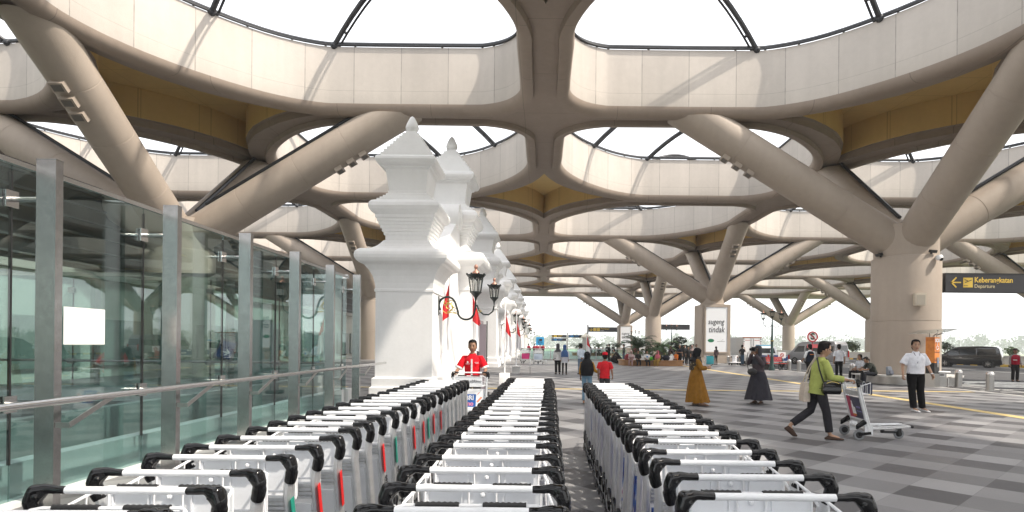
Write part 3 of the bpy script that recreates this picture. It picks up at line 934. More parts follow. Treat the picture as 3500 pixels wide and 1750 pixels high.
def make_trolley(name, label, panel_mat=None, basket_mat=None, group=None, cat='luggage trolley'):
    t = thing(name, label, cat, (0, 0, 0), 0, group)
    b = MB(); b.tube([(-.226, 0, HZ), (.226, 0, HZ)], .0142, 14); b.build('handle_bar', WPAINT, t, 40)
    for s in (-1, 1):
        GRIPS[s].build('grip', BLACKP, t, 180)
        post_mb(s).build('post', ALU, t, 40)
        b = MB(); b.hull(sph((s * .33, .10, .335), .022, 5) + sph((s * .335, .0, .255), .024, 5) + sph((s * .335, -.01, .20), .016, 5) + sph((s * .325, .15, .30), .016, 5))
        b.box((s * .335, .12, .115), (.035, .2, .05), Matrix.Rotation(R(8), 3, 'X'))
        b.build('fender', BLACKP, t, 40)
        hub, ty = wheel_mb((s * .31, .035, .09), .09)
        wh = hub.build('wheel', BLACKM, t, 40); ty.build('tyre', RUBBER, wh, 40)
    hub, ty = wheel_mb((0, .82, .085), .085)
    wh = hub.build('wheel', BLACKM, t, 40); ty.build('tyre', RUBBER, wh, 40)
    b = MB(); b.box((.04, .82, .13), (.02, .05, .14)); b.box((-.04, .82, .13), (.02, .05, .14)); b.box((0, .82, .20), (.1, .1, .02)); b.box((0, .66, .11), (.05, .26, .035)); b.box((0, .55, .14), (.05, .05, .09)); b.build('fork', BLACKM, t, 0)
    b = MB()
    for x, e in ((-.30, .16), (-.14, .10), (.14, .10), (.30, .16)):
        b.tube([(x, .15, .185), (x, .5, .205), (x * .62, .93, .235)], .0145, 8)
    b.tube([(-.19, .93, .235), (.19, .93, .235)], .017, 8); b.tube([(-.30, .16, .185), (.30, .16, .185)], .022, 8); b.tube([(-.26, .55, .195), (.26, .55, .195)], .012, 6)
    b.build('platform', ALU, t, 40)
    b = MB(); b.hull(sph((-.2, .945, .235), .026, 5) + sph((-.14, .95, .235), .022, 5)); b.hull(sph((.2, .945, .235), .026, 5) + sph((.14, .95, .235), .022, 5)); b.build('bumper', BLACKM, t, 40)
    # basket: white wire, front plate, two ribbed black sleeves
    b = MB()
    b.tube([(-.315, .03, .90), (-.305, .10, .945), (-.275, .225, .982), (-.25, .243, .985), (.25, .243, .985), (.275, .225, .982), (.305, .10, .945), (.315, .03, .90)], .0068, 6)
    b.tube([(-.31, .05, .80), (-.28, .20, .79), (-.24, .235, .79), (.24, .235, .79), (.28, .20, .79), (.31, .05, .80)], .006, 6)
    for x in (-.25, -.06, .06, .25): b.tube([(x, .243, .985), (x, .238, .79)], .005, 5)
    for s in (-1, 1):
        for y, z1 in ((.10, .945), (.17, .966)): b.tube([(s * (.335 - y * .3), y, z1), (s * .295, y, .797), (s * .1, y + .03, .79)], .0045, 5)
    b.tube([(-.31, .06, .86), (.31, .06, .86)], .006, 5)
    for x in (-.2, -.1, 0, .1, .2): b.tube([(x, .06, .86), (x, .06, .80), (x, .235, .79)], .0042, 5)
    b.build('basket', WPAINT, t, 40)
    b = MB(); b.box((0, .262, .875), (.52, .012, .19)); b.box((0, .262, .966), (.50, .022, .012)); b.box((-.09, .254, .875), (.008, .012, .16)); b.box((.09, .254, .875), (.008, .012, .16))
    b.ball((0, .25, .945), .013, 7, 5); b.box((-.245, .25, .93), (.02, .012, .05), mi=0)
    b.build('basket_panel', basket_mat or WPANEL, t, 30)
    for s in (-1, 1):
        b = MB(); K = 15
        b.tube([(s * (.045 + .165 * i / K), .243, .987) for i in range(K + 1)], [.0105 + .0028 * (i % 2) for i in range(K + 1)], 8)
        b.build('sleeve', BLACKM, t, 60)
    b = MB(); Mx = Matrix.Rotation(R(14), 3, 'X')
    b.box((0, .105, .52), (.58, .012, .42), Mx); b.build('ad_panel', panel_mat or WPANEL, t, 0)
    b = MB()
    for k in range(4): b.box((0, .045 - .0 * k, .765 + .022 * k - .0), (.60, .026, .015), Mx)
    b.build('crossbar', ALU, t, 0)
    b = MB(); b.box((0, .16, .295), (.60, .03, .035), Mx); b.build('lower_bar', ALU, t, 0)
    return t

ROWS = 'nested trolleys standing in three rows'
AD1 = swirl_mat("ad_print", [(.02, .03, .22), (.05, .16, .5), (.75, .75, .78), (.45, .05, .25), (.02, .02, .12)], 7)
trolley0 = make_trolley('luggage_trolley', 'white luggage trolley', WPANEL, WPANEL, ROWS)
def numbered(t, num, col):
    b = MB(); b.box((.3475, .036, .735), (.003, .036, .22), Matrix.Rotation(R(14), 3, 'X')); b.build('sticker', col, t, 0)
    if num:
        M = Matrix.Translation((.3475, .094, .545)) @ Matrix.Rotation(R(14), 4, 'X') @ Matrix.Rotation(R(90), 4, 'Y') @ Matrix.Rotation(R(90) * 0, 4, 'Z')
        M = Matrix.Translation((.349, .096, .545)) @ Matrix.Rotation(R(14), 4, 'X') @ Matrix(((0, 0, 1, 0), (0, 1, 0, 0), (-1, 0, 0, 0), (0, 0, 0, 1)))
        text(num, .052, INK, t, M, bold=.001)
tvars = {}
row_specs = [
    ('left', 1.84, .302, 23, lambda y: -1.565 + .0175 * (y - 1.84)),
    ('middle', 1.93, .3, 25, lambda y: -.268 + .011 * (y - 1.93)),
    ('right', 2.13, .302, 21, lambda y: .885 + .0135 * (y - 2.13))]
stick = {1: ('0031', STRIPER), 2: ('0052', STRIPER), 3: ('167', STRIPEG), 4: ('0094', STRIPER), 5: ('161', STRIPER), 8: ('0981', STRIPER), 9: ('0092', STRIPEG), 11: ('0170', STRIPER), 12: ('1011', STRIPER), 13: (None, STRIPEG), 14: (None, STRIPER), 15: (None, STRIPER)}
ROW_T = []
for nm, y0, dy, n, fx in row_specs:
    for k in range(n):
        y = y0 + dy * k + rnd.uniform(-.022, .022)
        ROW_T.append((nm, k, fx(y) + rnd.uniform(-.011, .011), y, rnd.uniform(-.03, .03)))
def place_rows():
    for nm, k, x, y, rz in ROW_T:
        lab = f"white luggage trolley with black grips, {ORD[k]} from camera in the {nm} nested row"
        if (nm, k) == ('left', 0): t = trolley0; t['label'] = lab
        else:
            t = copy_tree(trolley0); t['label'] = lab
        t.location = (x, y, 0); t.rotation_euler = (0, 0, rz)
        for ch in t.children:
            if ch.name.startswith('ad_panel') and nm != 'left' and k % 3 != 1:
                ch.material_slots[0].link = 'OBJECT'; ch.material_slots[0].material = AD1
    i = 0
EXTRA_T = []
# ================================================================== PEOPLE
SKIN = mat("skin", (.30, .165, .10), .5, noise=.06, nscale=12)
SKINL = mat("skin_light", (.42, .25, .165), .5, noise=.06, nscale=12)
SKIND = mat("skin_dark", (.21, .115, .07), .5, noise=.06, nscale=12)
HAIR = mat("hair_black", (.008, .007, .007), .75, spec=.2, noise=.3, nscale=40)
EYE = mat("eye_dark", (.012, .008, .006), .3)
LIP = mat("lip", (.25, .08, .065), .5)
FAB = {}
def fab(c, rough=.85):
    key = tuple(round(q, 3) for q in c)
    if key not in FAB:
        FAB[key] = mat("cloth_%d" % len(FAB), c, rough, spec=.2, noise=.16, nscale=10, bump=.6, bscale=13)
    return FAB[key]
BL, GY, WH = (.012, .012, .014), (.16, .16, .17), (.75, .76, .80)
JD = dict(P=(0, 0, .93), C=(0, .012, 1.20), N=(0, -.005, 1.44), H=(0, .018, 1.585),
          SR=(.165, -.005, 1.365), ER=(.215, -.03, 1.10), WR=(.225, .05, .875), SL=(-.165, -.005, 1.365), EL=(-.215, -.03, 1.10), WL=(-.225, .05, .875),
          HR=(.088, 0, .91), KR=(.098, .03, .50), AR=(.10, -.015, .085), TR=(.12, .14, .03), HL=(-.088, 0, .91), KL=(-.098, .03, .50), AL=(-.10, -.015, .085), TL=(-.12, .14, .03))
def skin_body(J, res):
    names = ['P', 'C', 'N', 'HB', 'SR', 'ER', 'WR', 'SL', 'EL', 'WL', 'HR', 'KR', 'AR', 'HL', 'KL', 'AL', 'TR', 'TL']
    rad = dict(P=.10, C=.105, N=.052, HB=.05, SR=.052, ER=.040, WR=.027, SL=.052, EL=.040, WL=.027, HR=.078, KR=.055, AR=.036, HL=.078, KL=.055, AL=.036, TR=.028, TL=.028)
    pos = dict(J); pos['HB'] = Vector(J['H']) + Vector((0, -.01, -.05))
    ed = [('P', 'C'), ('C', 'N'), ('N', 'HB'), ('C', 'SR'), ('SR', 'ER'), ('ER', 'WR'), ('C', 'SL'), ('SL', 'EL'), ('EL', 'WL'), ('P', 'HR'), ('HR', 'KR'), ('KR', 'AR'), ('P', 'HL'), ('HL', 'KL'), ('KL', 'AL'), ('AR', 'TR'), ('AL', 'TL')]
    me = bpy.data.meshes.new('tmp_body')
    me.from_pydata([tuple(pos[n]) for n in names], [(names.index(a), names.index(b)) for a, b in ed], [])
    o = bpy.data.objects.new('tmp_body', me); C.objects.link(o)
    o.modifiers.new('skin', 'SKIN')
    m2 = o.modifiers.new('sub', 'SUBSURF'); m2.levels = 1 if res < 2 else 2; m2.render_levels = m2.levels
    d = me.skin_vertices[0].data
    for i, n in enumerate(names):
        d[i].radius = (rad[n], rad[n]); d[i].use_root = (n == 'P')
    dg = bpy.context.evaluated_depsgraph_get()
    e = bpy.data.meshes.new_from_object(o.evaluated_get(dg))
    b = MB(); b.add([v.co.copy() for v in e.vertices], [tuple(p.vertices) for p in e.polygons], 0)
    bpy.data.objects.remove(o); bpy.data.meshes.remove(me); bpy.data.meshes.remove(e)
    return b
def hand(b, wr, d, n, side, res, curl=.5, grip=False):
    """palm, four bent fingers and a thumb; d = along the hand, n = palm side"""
    d = Vector(d).normalized(); n = Vector(n); n = (n - d * n.dot(d)).normalized(); wv = d.cross(n) * side
    wr = Vector(wr)
    q = []
    for a, ww, th in ((0, .024, .016), (.045, .038, .015), (.085, .040, .013)):
        for sx in (-1, 1):
            for sy in (-1, 1): q.append(wr + d * a + wv * ww * sx + n * th * sy)
    b.hull(q, 0)
    k = 5 if res < 2 else 6
    c1 = .35 + curl * .5; c2 = c1 + .3 + curl * .9; c3 = c2 + .3 + curl * .6
    if grip: c1, c2, c3 = .7, 1.7, 2.6
    for i, (o_, L) in enumerate(((.030, .068), (.011, .078), (-.009, .073), (-.029, .058))):
        p = wr + d * .08 + wv * o_; P = [p]
        for ang, f in ((c1, .42), (c2, .32), (c3, .26)):
            p = p + (d * math.cos(ang) + n * math.sin(ang)) * L * f; P.append(p)
        b.tube(P, [.0095, .0088, .0078, .006], k)
    p = wr + d * .03 + wv * .034
    dirv = (d * .7 + wv * .6 + n * .5).normalized()
    b.tube([wr + d * .02 + wv * .018, p, p + dirv * .032, p + dirv * .05 + d * .014 + n * .004], [.012, .0115, .010, .007], k)
def head_mb(Hc, M, res):
    b = MB(); n, m = (12, 9) if res < 2 else (20, 14)
    rs = []
    for k in range(m + 1):
        th = max(.03, min(PI - .03, PI * k / m)); z = -math.cos(th)
        ring = []
        for i in range(n):
            a = 2 * PI * i / n
            x, y = math.cos(a) * math.sin(th), math.sin(a) * math.sin(th)
            X, Yv, Z = x * .076, y * .096, z * .120
            if z < -.1:
                f = 1 - .36 * ((-z - .1) / .9) ** 1.3; X *= f
                Yv = Yv * f + .016 * (-z - .1) if y > 0 else Yv * (1 - .25 * (-z))
            if y > .6 and -.35 < z < .25: Yv -= .004
            ring.append(Vector((X, Yv, Z)))
        rs.append(ring)
    b.rings(rs)
    b.hull([(0, .088, .022), (.006, .088, .02), (-.006, .088, .02), (.015, .090, -.030), (-.015, .090, -.030), (0, .113, -.026), (.008, .108, -.034), (-.008, .108, -.034), (0, .092, -.04)])
    for s in (-1, 1):
        b.ball((s * .078, -.008, -.006), (.009, .018, .028), 7, 5)
        b.ball((s * .031, .083, .012), (.014, .008, .007), 7, 5, 1)
        b.box((s * .032, .0885, .034), (.034, .008, .007), mi=2)
    b.box((0, .0875, -.062), (.044, .012, .012), mi=3)
    b.xform(Matrix.Translation(Hc) @ M)
    return b
def shell(rows, Hc, M, n=20, cut=None, th=.004):
    """rows: (z, rx, ry, yoff, front half-angle left open in degrees)"""
    b = MB(); rs = []
    for z, rx, ry, yo, op in rows:
        rs.append([Vector((math.cos(2 * PI * i / n) * rx, math.sin(2 * PI * i / n) * ry + yo, z)) for i in range(n)])
    o = 0
    for r in rs: b.v += r
    for k in range(len(rs) - 1):
        op = max(rows[k][4], rows[k + 1][4]) if min(rows[k][4], rows[k + 1][4]) > 0 else 0
        for i in range(n):
            j = (i + 1) % n
            a = math.degrees(2 * PI * (i + .5) / n) - 90
            a = (a + 180) % 360 - 180
            if abs(a) < op: continue
            b.f.append((k * n + i, k * n + j, (k + 1) * n + j, (k + 1) * n + i)); b.m.append(0)
    b.f.append(tuple(range(n))); b.m.append(0)
    b.xform(Matrix.Translation(Hc) @ M)
    return b
def person(label, loc, rz, Hh=1.65, skin=None, top=None, bottom=None, head=None, J=None, group=None, res=1, shoes=BL, yaw=0, pitch=0, grip=False, curl=.4, palmR=None, palmL=None, name='person'):
    t = thing(name, label, 'person', loc, rz, group, Hh / 1.735)
    j = {k: Vector(v) for k, v in {**JD, **(J or {})}.items()}
    sk = skin or SKIN
    n = 12 if res < 2 else 20
    b = skin_body(j, res)
    for s, S, E, Wr in ((1, 'SR', 'ER', 'WR'), (-1, 'SL', 'EL', 'WL')):
        pn = (palmR if s > 0 else palmL) or (-s * 1.0, .1, -.1)
        d = (j[Wr] - j[E]).normalized()
        if grip: pn = (0, .2, -1)
        hand(b, j[Wr], d, pn, s, res, curl, grip)
    j['H'] = j['H'] + Vector((0, 0, .012)); Mh = Matrix.Rotation(R(yaw), 4, 'Z') @ Matrix.Rotation(R(pitch), 4, 'X') @ Matrix.Scale(1.09, 4)
    hb = head_mb(j['H'], Mh, res); b.join(hb)
    b.build('body', [sk, EYE, HAIR, LIP], t, 60)
    up = (j['N'] - j['P'])
    ax = (j['SR'] - j['SL']).normalized()
    def cen(tt):
        P, Cc, N = j['P'], j['C'], j['N']
        if tt < 0: return P + (P - Cc) * (-tt) * 1.0
        return P * (1 - tt) ** 2 + (2 * (Cc * 2 - (P + N) * .5) * .5) * 2 * tt * (1 - tt) + N * tt ** 2 if False else (P.lerp(Cc, tt / .52) if tt < .52 else Cc.lerp(N, (tt - .52) / .48))
    def loft(rows, nn=n, fold=0.0, ph=0.0):
        rs = []
        for tt, rx, ry in rows:
            c = cen(tt); u = (cen(tt + .05) - cen(tt - .05)).normalized()
            x = (ax - u * ax.dot(u)).normalized(); y = u.cross(x)
            if y.dot(Vector((0, 1, 0))) < 0 and abs(y.y) > .3: y = -y
            rs.append([c + x * math.cos(2 * PI * i / nn) * rx * (1 + fold * math.sin(i * 2.7 + tt * 9 + ph)) + y * math.sin(2 * PI * i / nn) * ry * (1 + fold * math.sin(i * 2.7 + tt * 9 + ph)) for i in range(nn)])
        return rs
    wv = 1.0
    if bottom:
        kind, col = bottom[0], bottom[1]
        bm_ = fab(col)
        if kind == 'trousers':
            wdt = bottom[2] if len(bottom) > 2 else 1.0
            end = bottom[3] if len(bottom) > 3 else .96
            b = MB()
            b.rings(loft([(-.30, .10, .09), (-.18, .155, .118), (-.06, .168, .124), (.06, .160, .116), (.14, .150, .108)], n, .012))
            for s, Hn, Kn, An in ((1, 'HR', 'KR', 'AR'), (-1, 'HL', 'KL', 'AL')):
                h, k, a = j[Hn], j[Kn], j[An]
                aa = k.lerp(a, end); m1 = h.lerp(k, .35); m2 = h.lerp(k, .75); m3 = k.lerp(aa, .5)
                b.tube([h + (h - k) * .05, m1, m2, k, m3, aa], [.092 * wdt, .090 * wdt, .074 * wdt, .067 * wdt, .066 * wdt, .060 * wdt], n)
            b.build('trousers', bm_, t, 60)
        elif kind in ('skirt', 'dress'):
            hem, rx, ry = bottom[2], bottom[3], bottom[4]
            yo = bottom[5] if len(bottom) > 5 else 0
            pl = bottom[6] if len(bottom) > 6 else 11
            nn = max(pl * 6, 44) if res > 1 else 36
            b = MB(); rs = []
            z1 = j['P'].z + .17 if kind == 'skirt' else j['P'].z + .30
            for k in range(9):
                q = k / 8; z = z1 + (hem - z1) * q
                a_x = .150 + (rx - .150) * (q ** .85); a_y = .112 + (ry - .112) * (q ** .85)
                if k < 2 and kind == 'skirt': a_x = .155 + .02 * k; a_y = .118 + .02 * k
                rs.append([Vector((math.cos(2 * PI * i / nn) * a_x * (1 + .055 * q ** .7 * math.sin(pl * 2 * PI * i / nn + .8 * math.sin(3 * 2 * PI * i / nn))),
                                   math.sin(2 * PI * i / nn) * a_y * (1 + .055 * q ** .7 * math.sin(pl * 2 * PI * i / nn + .8 * math.sin(3 * 2 * PI * i / nn))) + yo * q * q + j['P'].y,
                                   z + (.012 * math.sin(5 * i * 2 * PI / nn) if k == 8 else 0))) for i in range(nn)])
            b.rings(rs); b.build('skirt' if kind == 'skirt' else 'dress', bm_, t, 60)
    if top:
        col = top['col']; sl = top.get('sleeve', .45); hem = top.get('hem', -.12); wd = top.get('w', 1.0)
        b = MB()
        rows = [(hem, .172 * wd, .128 * wd), (hem * .4 + .02, .168 * wd, .126 * wd), (.26, .160 * wd, .120 * wd), (.5, .172 * wd, .128 * wd), (.72, .180 * wd, .122 * wd), (.82, .168, .108), (.90, .128, .086), (.96, .090, .072), (1.0, .068, .064)]
        if hem < -.3: rows[0] = (hem, .185 * wd, .142 * wd)
        b.rings(loft(rows, n, .016))
        cuffs = []
        for s, S, E, Wr in ((1, 'SR', 'ER', 'WR'), (-1, 'SL', 'EL', 'WL')):
            S_, E_, W_ = j[S], j[E], j[Wr]
            ins = S_.lerp(j['C'], .22) + Vector((0, 0, .03))
            w_ = top.get('sw', 1.0)
            if sl <= .5:
                e = S_.lerp(E_, sl / .5); P = [ins, S_, S_.lerp(e, .5), e]; rr = [.056, .058 + .006 * w_, .066 * w_, .070 * w_]
            else:
                e = E_.lerp(W_, (sl - .5) / .5); P = [ins, S_, S_.lerp(E_, .5), E_, E_.lerp(e, .5), e]; rr = [.056, .058 + .006 * w_, .063 * w_, .057 * w_, .052 * w_, .047 * w_]
            b.tube(P, rr, n)
            cuffs.append((P[-2], P[-1], rr[-1]))
        sh = b.build('jacket' if top.get('jacket') else 'shirt', fab(col), t, 60)
        if top.get('collar', True):
            b = MB(); N = j['N']
            b.rings([[N + Vector((math.cos(2 * PI * i / 14) * r, math.sin(2 * PI * i / 14) * r * .95 + (.006 if z < 0 else -.002), z - (.014 if math.sin(2 * PI * i / 14) > .6 else 0))) for i in range(14)] for r, z in ((.084, -.03), (.066, .022), (.060, .022), (.062, -.02))], cap=False)
            b.build('collar', fab(top.get('ccol', col)), sh, 50)
        if top.get('cuff'):
            for a, e, r in cuffs:
                b = MB(); d = (e - a).normalized(); b.tube([e - d * .03, e + d * .006], r + .003, n); b.build('cuff', fab(top['cuff']), sh, 50)
        if top.get('vest'):
            b = MB(); b.rings(loft([(hem - .02, .186 * wd, .142 * wd), (.26, .176 * wd, .135 * wd), (.5, .186 * wd, .140 * wd), (.72, .19 * wd, .134 * wd), (.84, .165, .116), (.93, .105, .086)], n, .01)); b.build('vest', fab(top['vest']), t, 60)
    if head:
        kind = head[0]
        Hc = j['H']
        if kind == 'hair':
            lo = head[2] if len(head) > 2 else 0
            rows = [(.142, .012, .015, -.006, 0), (.134, .045, .056, -.006, 0), (.115, .070, .086, -.008, 0), (.094, .080, .098, -.008, 0), (.093, .080, .098, -.009, 50), (.06, .0845, .104, -.009, 60), (.02, .085, .105, -.010, 66), (-.02, .083, .104, -.012, 78), (-.055, .077, .098, -.014, 112), (-.09, .066, .085, -.016, 130)]
            if lo: rows += [(-.16, .085, .10, -.03, 110), (-.26, .11, .10, -.05, 105), (-.26 - lo, .09, .07, -.07, 108)]
            b = shell(rows, Hc, Mh, 26 if res > 1 else 18)
            b.build('hair', HAIR if len(head) < 2 or head[1] is None else fab(head[1]), t, 70)
        elif kind == 'hijab':
            drop = head[2] if len(head) > 2 else .30
            fr = 40
            rows = [(.146, .012, .015, -.008, 0), (.136, .048, .060, -.008, 0), (.112, .077, .094, -.008, 0), (.078, .094, .112, -.006, 0), (.077, .094, .112, -.006, fr), (.0, .098, .118, -.006, fr), (-.075, .094, .112, -.004, fr), (-.118, .090, .106, .0, fr * .7), (-.12, .090, .106, .0, 0), (-.16, .098, .100, -.004, 0), (-.20, .150, .125, -.01, 0), (-.26, .202, .150, -.014, 0)]
            if drop > .28: rows += [(-.26 - (drop - .26) * .5, .215, .168, -.014, 0), (-drop, .212, .178, -.014, 0)]
            b = shell(rows, Hc, Mh, 28 if res > 1 else 20)
            if len(head) > 3:                                    # long tail down the back
                for q in range(5):
                    pass
                z0 = -drop
                b2 = shell([(-.1, .115, .125, -.01, 80), (-.25, .225, .18, -.02, 80), (-.45, .245, .20, -.03, 82), (-head[3], .20, .19, -.04, 88)], Hc, Matrix.Identity(4), 24)
                b.join(b2)
            b.build('hijab', head[1] if not isinstance(head[1], tuple) else fab(head[1]), t, 70)
        elif kind == 'cap':
            rows = [(.140, .012, .015, -.006, 0), (.132, .05, .06, -.006, 0), (.11, .078, .094, -.006, 0), (.07, .088, .106, -.006, 0), (.045, .089, .108, -.006, 0)]
            b = shell(rows, Hc, Mh, 20)
            q = MB(); q.hull([(math.cos(a) * .075, math.sin(a) * .06 + .10, .048 + .004 * s) for a in [PI * k / 8 for k in range(9)] for s in (0, 1)]); q.xform(Matrix.Translation(Hc) @ Mh)
            b.join(q); b.build('cap', fab(head[1]), t, 60)
            b = shell([(.05, .082, .100, -.008, 60), (-.03, .082, .101, -.012, 85), (-.085, .066, .085, -.016, 125)], Hc, Mh, 20); b.f.pop(); b.m.pop(); b.build('hair', HAIR, t, 70)
    for A, T_ in (('AR', 'TR'), ('AL', 'TL')):
        a, tt = j[A], j[T_]
        d = tt - a; hl = a - Vector((d.x, d.y, 0)).normalized() * .055
        hz = min(a.z - .05, tt.z + .35)
        P = sph((hl.x, hl.y, max(.022, a.z - .055)), (.034, .034, .024), 5) + sph((a.x, a.y, a.z - .028), (.036, .042, .03), 5) + sph((tt.x, tt.y, max(.02, tt.z - .006)), (.046, .045, .020), 6) + sph((tt.x + d.x * .22, tt.y + d.y * .22, max(.016, tt.z - .012)), (.032, .034, .015), 5)
        b = MB(); b.hull(P); b.build('shoe', shoes if not isinstance(shoes, tuple) else fab(shoes), t, 60)
    return t
SIT = dict(P=(0, -.02, .50), C=(0, -.01, .78), N=(0, .02, 1.02), H=(0, .045, 1.165), SR=(.172, .01, .965), ER=(.21, .06, .70), WR=(.12, .30, .62), SL=(-.172, .01, .965), EL=(-.21, .06, .70), WL=(-.12, .30, .62),
           HR=(.09, .02, .49), KR=(.12, .44, .50), AR=(.12, .46, .085), TR=(.13, .60, .03), HL=(-.09, .02, .49), KL=(-.12, .44, .50), AL=(-.12, .46, .085), TL=(-.13, .60, .03))
def F(px, py): return G(px, py)
def rzf(deg): return R(deg)

# --- porter in red pushing a trolley towards the camera
pp = person('porter in a red short sleeved shirt with white stripe pushing a trolley towards the camera', (-1.42, 11.56, 0), R(180), 1.67, SKIN,
            dict(col=(.62, .008, .018), sleeve=.47, cuff=(.8, .8, .8), w=1.0, sw=1.12), ('trousers', BL), ('hair', None), dict(ER=(.285, .06, 1.13), WR=(.30, .36, 1.075), EL=(-.285, .06, 1.13), WL=(-.30, .36, 1.075)), res=2, grip=True)
b = MB(); b.box((.0, .139, 1.12), (.034, .012, .44), Matrix.Rotation(R(-3), 3, 'X')); b.build('shirt_stripe', fab((.8, .8, .8)), pp, 0)
b = MB(); b.box((.085, .139, 1.275), (.012, .004, .045)); b.box((.085, .139, 1.275), (.045, .0045, .012)); b.box((.085, .139, 1.238), (.085, .004, .007)); b.box((-.095, .139, 1.272), (.07, .004, .008)); b.box((-.105, .139, 1.252), (.05, .004, .008)); b.box((-.134, .139, 1.262), (.006, .004, .04))
b.build('shirt_badge', fab((.8, .8, .81)), pp, 0)
# --- woman in green with trolley
A_ = R(-97)
gw = person('person in a lime green shirt and dark trousers walking right behind a luggage trolley', (4.80, 9.88, 0), A_, 1.70, SKINL,
            dict(col=(.36, .405, .115), sleeve=.86, hem=-.42, w=1.12, sw=1.15), ('trousers', (.028, .027, .032), 1.05, .86), ('hair', None),
            dict(P=(0, -.02, .92), C=(0, .02, 1.20), N=(0, .045, 1.43), H=(0, .10, 1.575), SR=(.165, .04, 1.375), SL=(-.165, .04, 1.375), ER=(.225, .13, 1.10), WR=(.25, .40, 1.065), EL=(-.225, .13, 1.10), WL=(-.25, .40, 1.065),
                 HR=(.088, -.02, .90), KR=(.095, .10, .50), AR=(.095, .16, .085), TR=(.10, .33, .03), HL=(-.088, -.02, .90), KL=(-.095, -.10, .50), AL=(-.10, -.46, .215), TL=(-.10, -.37, .045)),
            res=2, shoes=(.07, .045, .035), pitch=-8, grip=True)
b = MB()
for s in (-1, 1): b.ball((s * .036, .094, .014), (.030, .008, .020), 10, 6); b.box((s * .075, .04, .018), (.006, .10, .012))
b.xform(Matrix.Translation((0, .10, 1.575)) @ Matrix.Rotation(R(-8), 4, 'X')); b.build('sunglasses', BLACKP, gw, 50)
Mgw = Matrix.Translation((4.80, 9.88, 0)) @ Matrix.Rotation(A_, 4, 'Z')
t = thing('shoulder_bag', 'black leather shoulder bag with gold clasp at the hip of the person in green', 'bag', Mgw @ Vector((.25, .12, .80)), A_)
b = MB(); b.hull([(x * w_, y * l_, z) for x in (-1, 1) for y in (-1, 1) for w_, l_, z in ((.05, .13, 0), (.075, .15, .05), (.06, .14, .17), (.03, .12, .22))]); bevel(b, .02, 2, 25).build('pouch', BLACKP, t, 50)
b = MB(); b.tube([(-.02, -.12, .20), (-.02, -.19, .42), (-.22, -.16, .60), (-.38, -.04, .62), (-.40, .05, .50)], .012, 6, sx=1.6); b.build('strap', BLACKM, t, 40)
b = MB(); b.tube([(.06, -.10 + .2 * i / 8, .185 + .03 * math.sin(PI * i / 8)) for i in range(9)], .007, 6); b.build('clasp', GOLD, t)
t = thing('tote_bag', 'cream cloth tote bag hanging behind the person in green', 'bag', Mgw @ Vector((-.10, -.20, .64)), A_)
b = MB(); b.hull([(x * .13, y * .045 * w_, z) for x in (-1, 1) for y in (-1, 1) for w_, z in ((1.2, 0), (1.3, .1), (.6, .34))]); bevel(b, .02, 2, 25).build('pouch', fab((.52, .45, .38)), t, 50)
b = MB(); b.tube([(-.10, 0, .33), (-.10, .10, .60), (-.07, .20, .78)], .012, 6); b.tube([(.06, 0, .33), (-.02, .10, .58), (-.05, .2, .78)], .012, 6); b.build('handle', fab((.52, .45, .38)), t, 40)
# --- man in white shirt
wm = person('man in a white short sleeved shirt facing the camera, badge on a lanyard', (9.35, 14.25, 0), R(172), 1.80, SKINL,
            dict(col=(.72, .73, .78), sleeve=.44, hem=-.02, w=1.16, sw=1.25), ('trousers', (.009, .009, .010), 1.2), ('hair', None),
            dict(ER=(.285, -.02, 1.12), WR=(.315, .07, .885), EL=(-.295, -.06, 1.12), WL=(-.34, .06, .90), KR=(.10, .05, .50), AR=(.06, .05, .085), TR=(.03, .21, .03), KL=(-.10, .02, .50), AL=(-.17, -.03, .085), TL=(-.22, .13, .03), H=(.01, .02, 1.585)),
            res=2, shoes=(.60, .60, .61), yaw=-6)
b = MB(); b.tube([(.07, .05, 1.43), (.045, .135, 1.30), (.03, .155, 1.17)], .006, 5); b.tube([(-.07, .05, 1.43), (-.01, .14, 1.30), (.03, .155, 1.17)], .006, 5); b.build('lanyard', fab((.02, .02, .07)), wm)
b = MB(); b.box((.03, .160, 1.115), (.085, .006, .105)); b.build('badge', fab((.68, .70, .74)), wm, 0)
b = MB(); b.tube([(-.335, .045, .925), (-.34, .06, .905)], .034, 12); b.ball((-.372, .055, .915), (.010, .02, .02), 8, 5); b.build('watch', STEELB, wm, 40)
# --- woman in ochre dress with phone
SCARF = swirl_mat("scarf_print", [(.012, .010, .010), (.05, .035, .02), (.012, .010, .010), (.30, .22, .10)], 16, .8)
OC = (.235, .110, .016)
ow = person('woman in a long ochre dress and black headscarf looking at her phone', (4.12, 15.25, 0), R(-90), 1.53, SKINL,
            dict(col=OC, sleeve=.80, hem=-.05, w=1.14, sw=1.35, collar=False), ('dress', OC, .10, .30, .36, .06, 10), ('hijab', fab(BL), .27),
            dict(C=(0, -.01, 1.2), N=(0, .0, 1.44), H=(0, .03, 1.585), ER=(.235, .10, 1.13), WR=(.14, .34, 1.16), EL=(-.22, .08, 1.13), WL=(-.08, .34, 1.14), TR=(.12, .30, .03), AR=(.10, .14, .085), KR=(.10, .08, .5)), res=2, shoes=(.33, .20, .14), yaw=0, pitch=-16, curl=.7)
b = MB(); b.box((.04, .44, 1.20), (.075, .13, .012), Matrix.Rotation(R(35), 3, 'X')); o = b.build('phone', BLACKP, None, 0); o.matrix_world = Matrix.Translation((4.12, 15.25, 0)) @ Matrix.Rotation(R(-90), 4, 'Z') @ Matrix.Scale(.9, 4)
tag(o, 'dark mobile phone held by the woman in the ochre dress', 'phone')
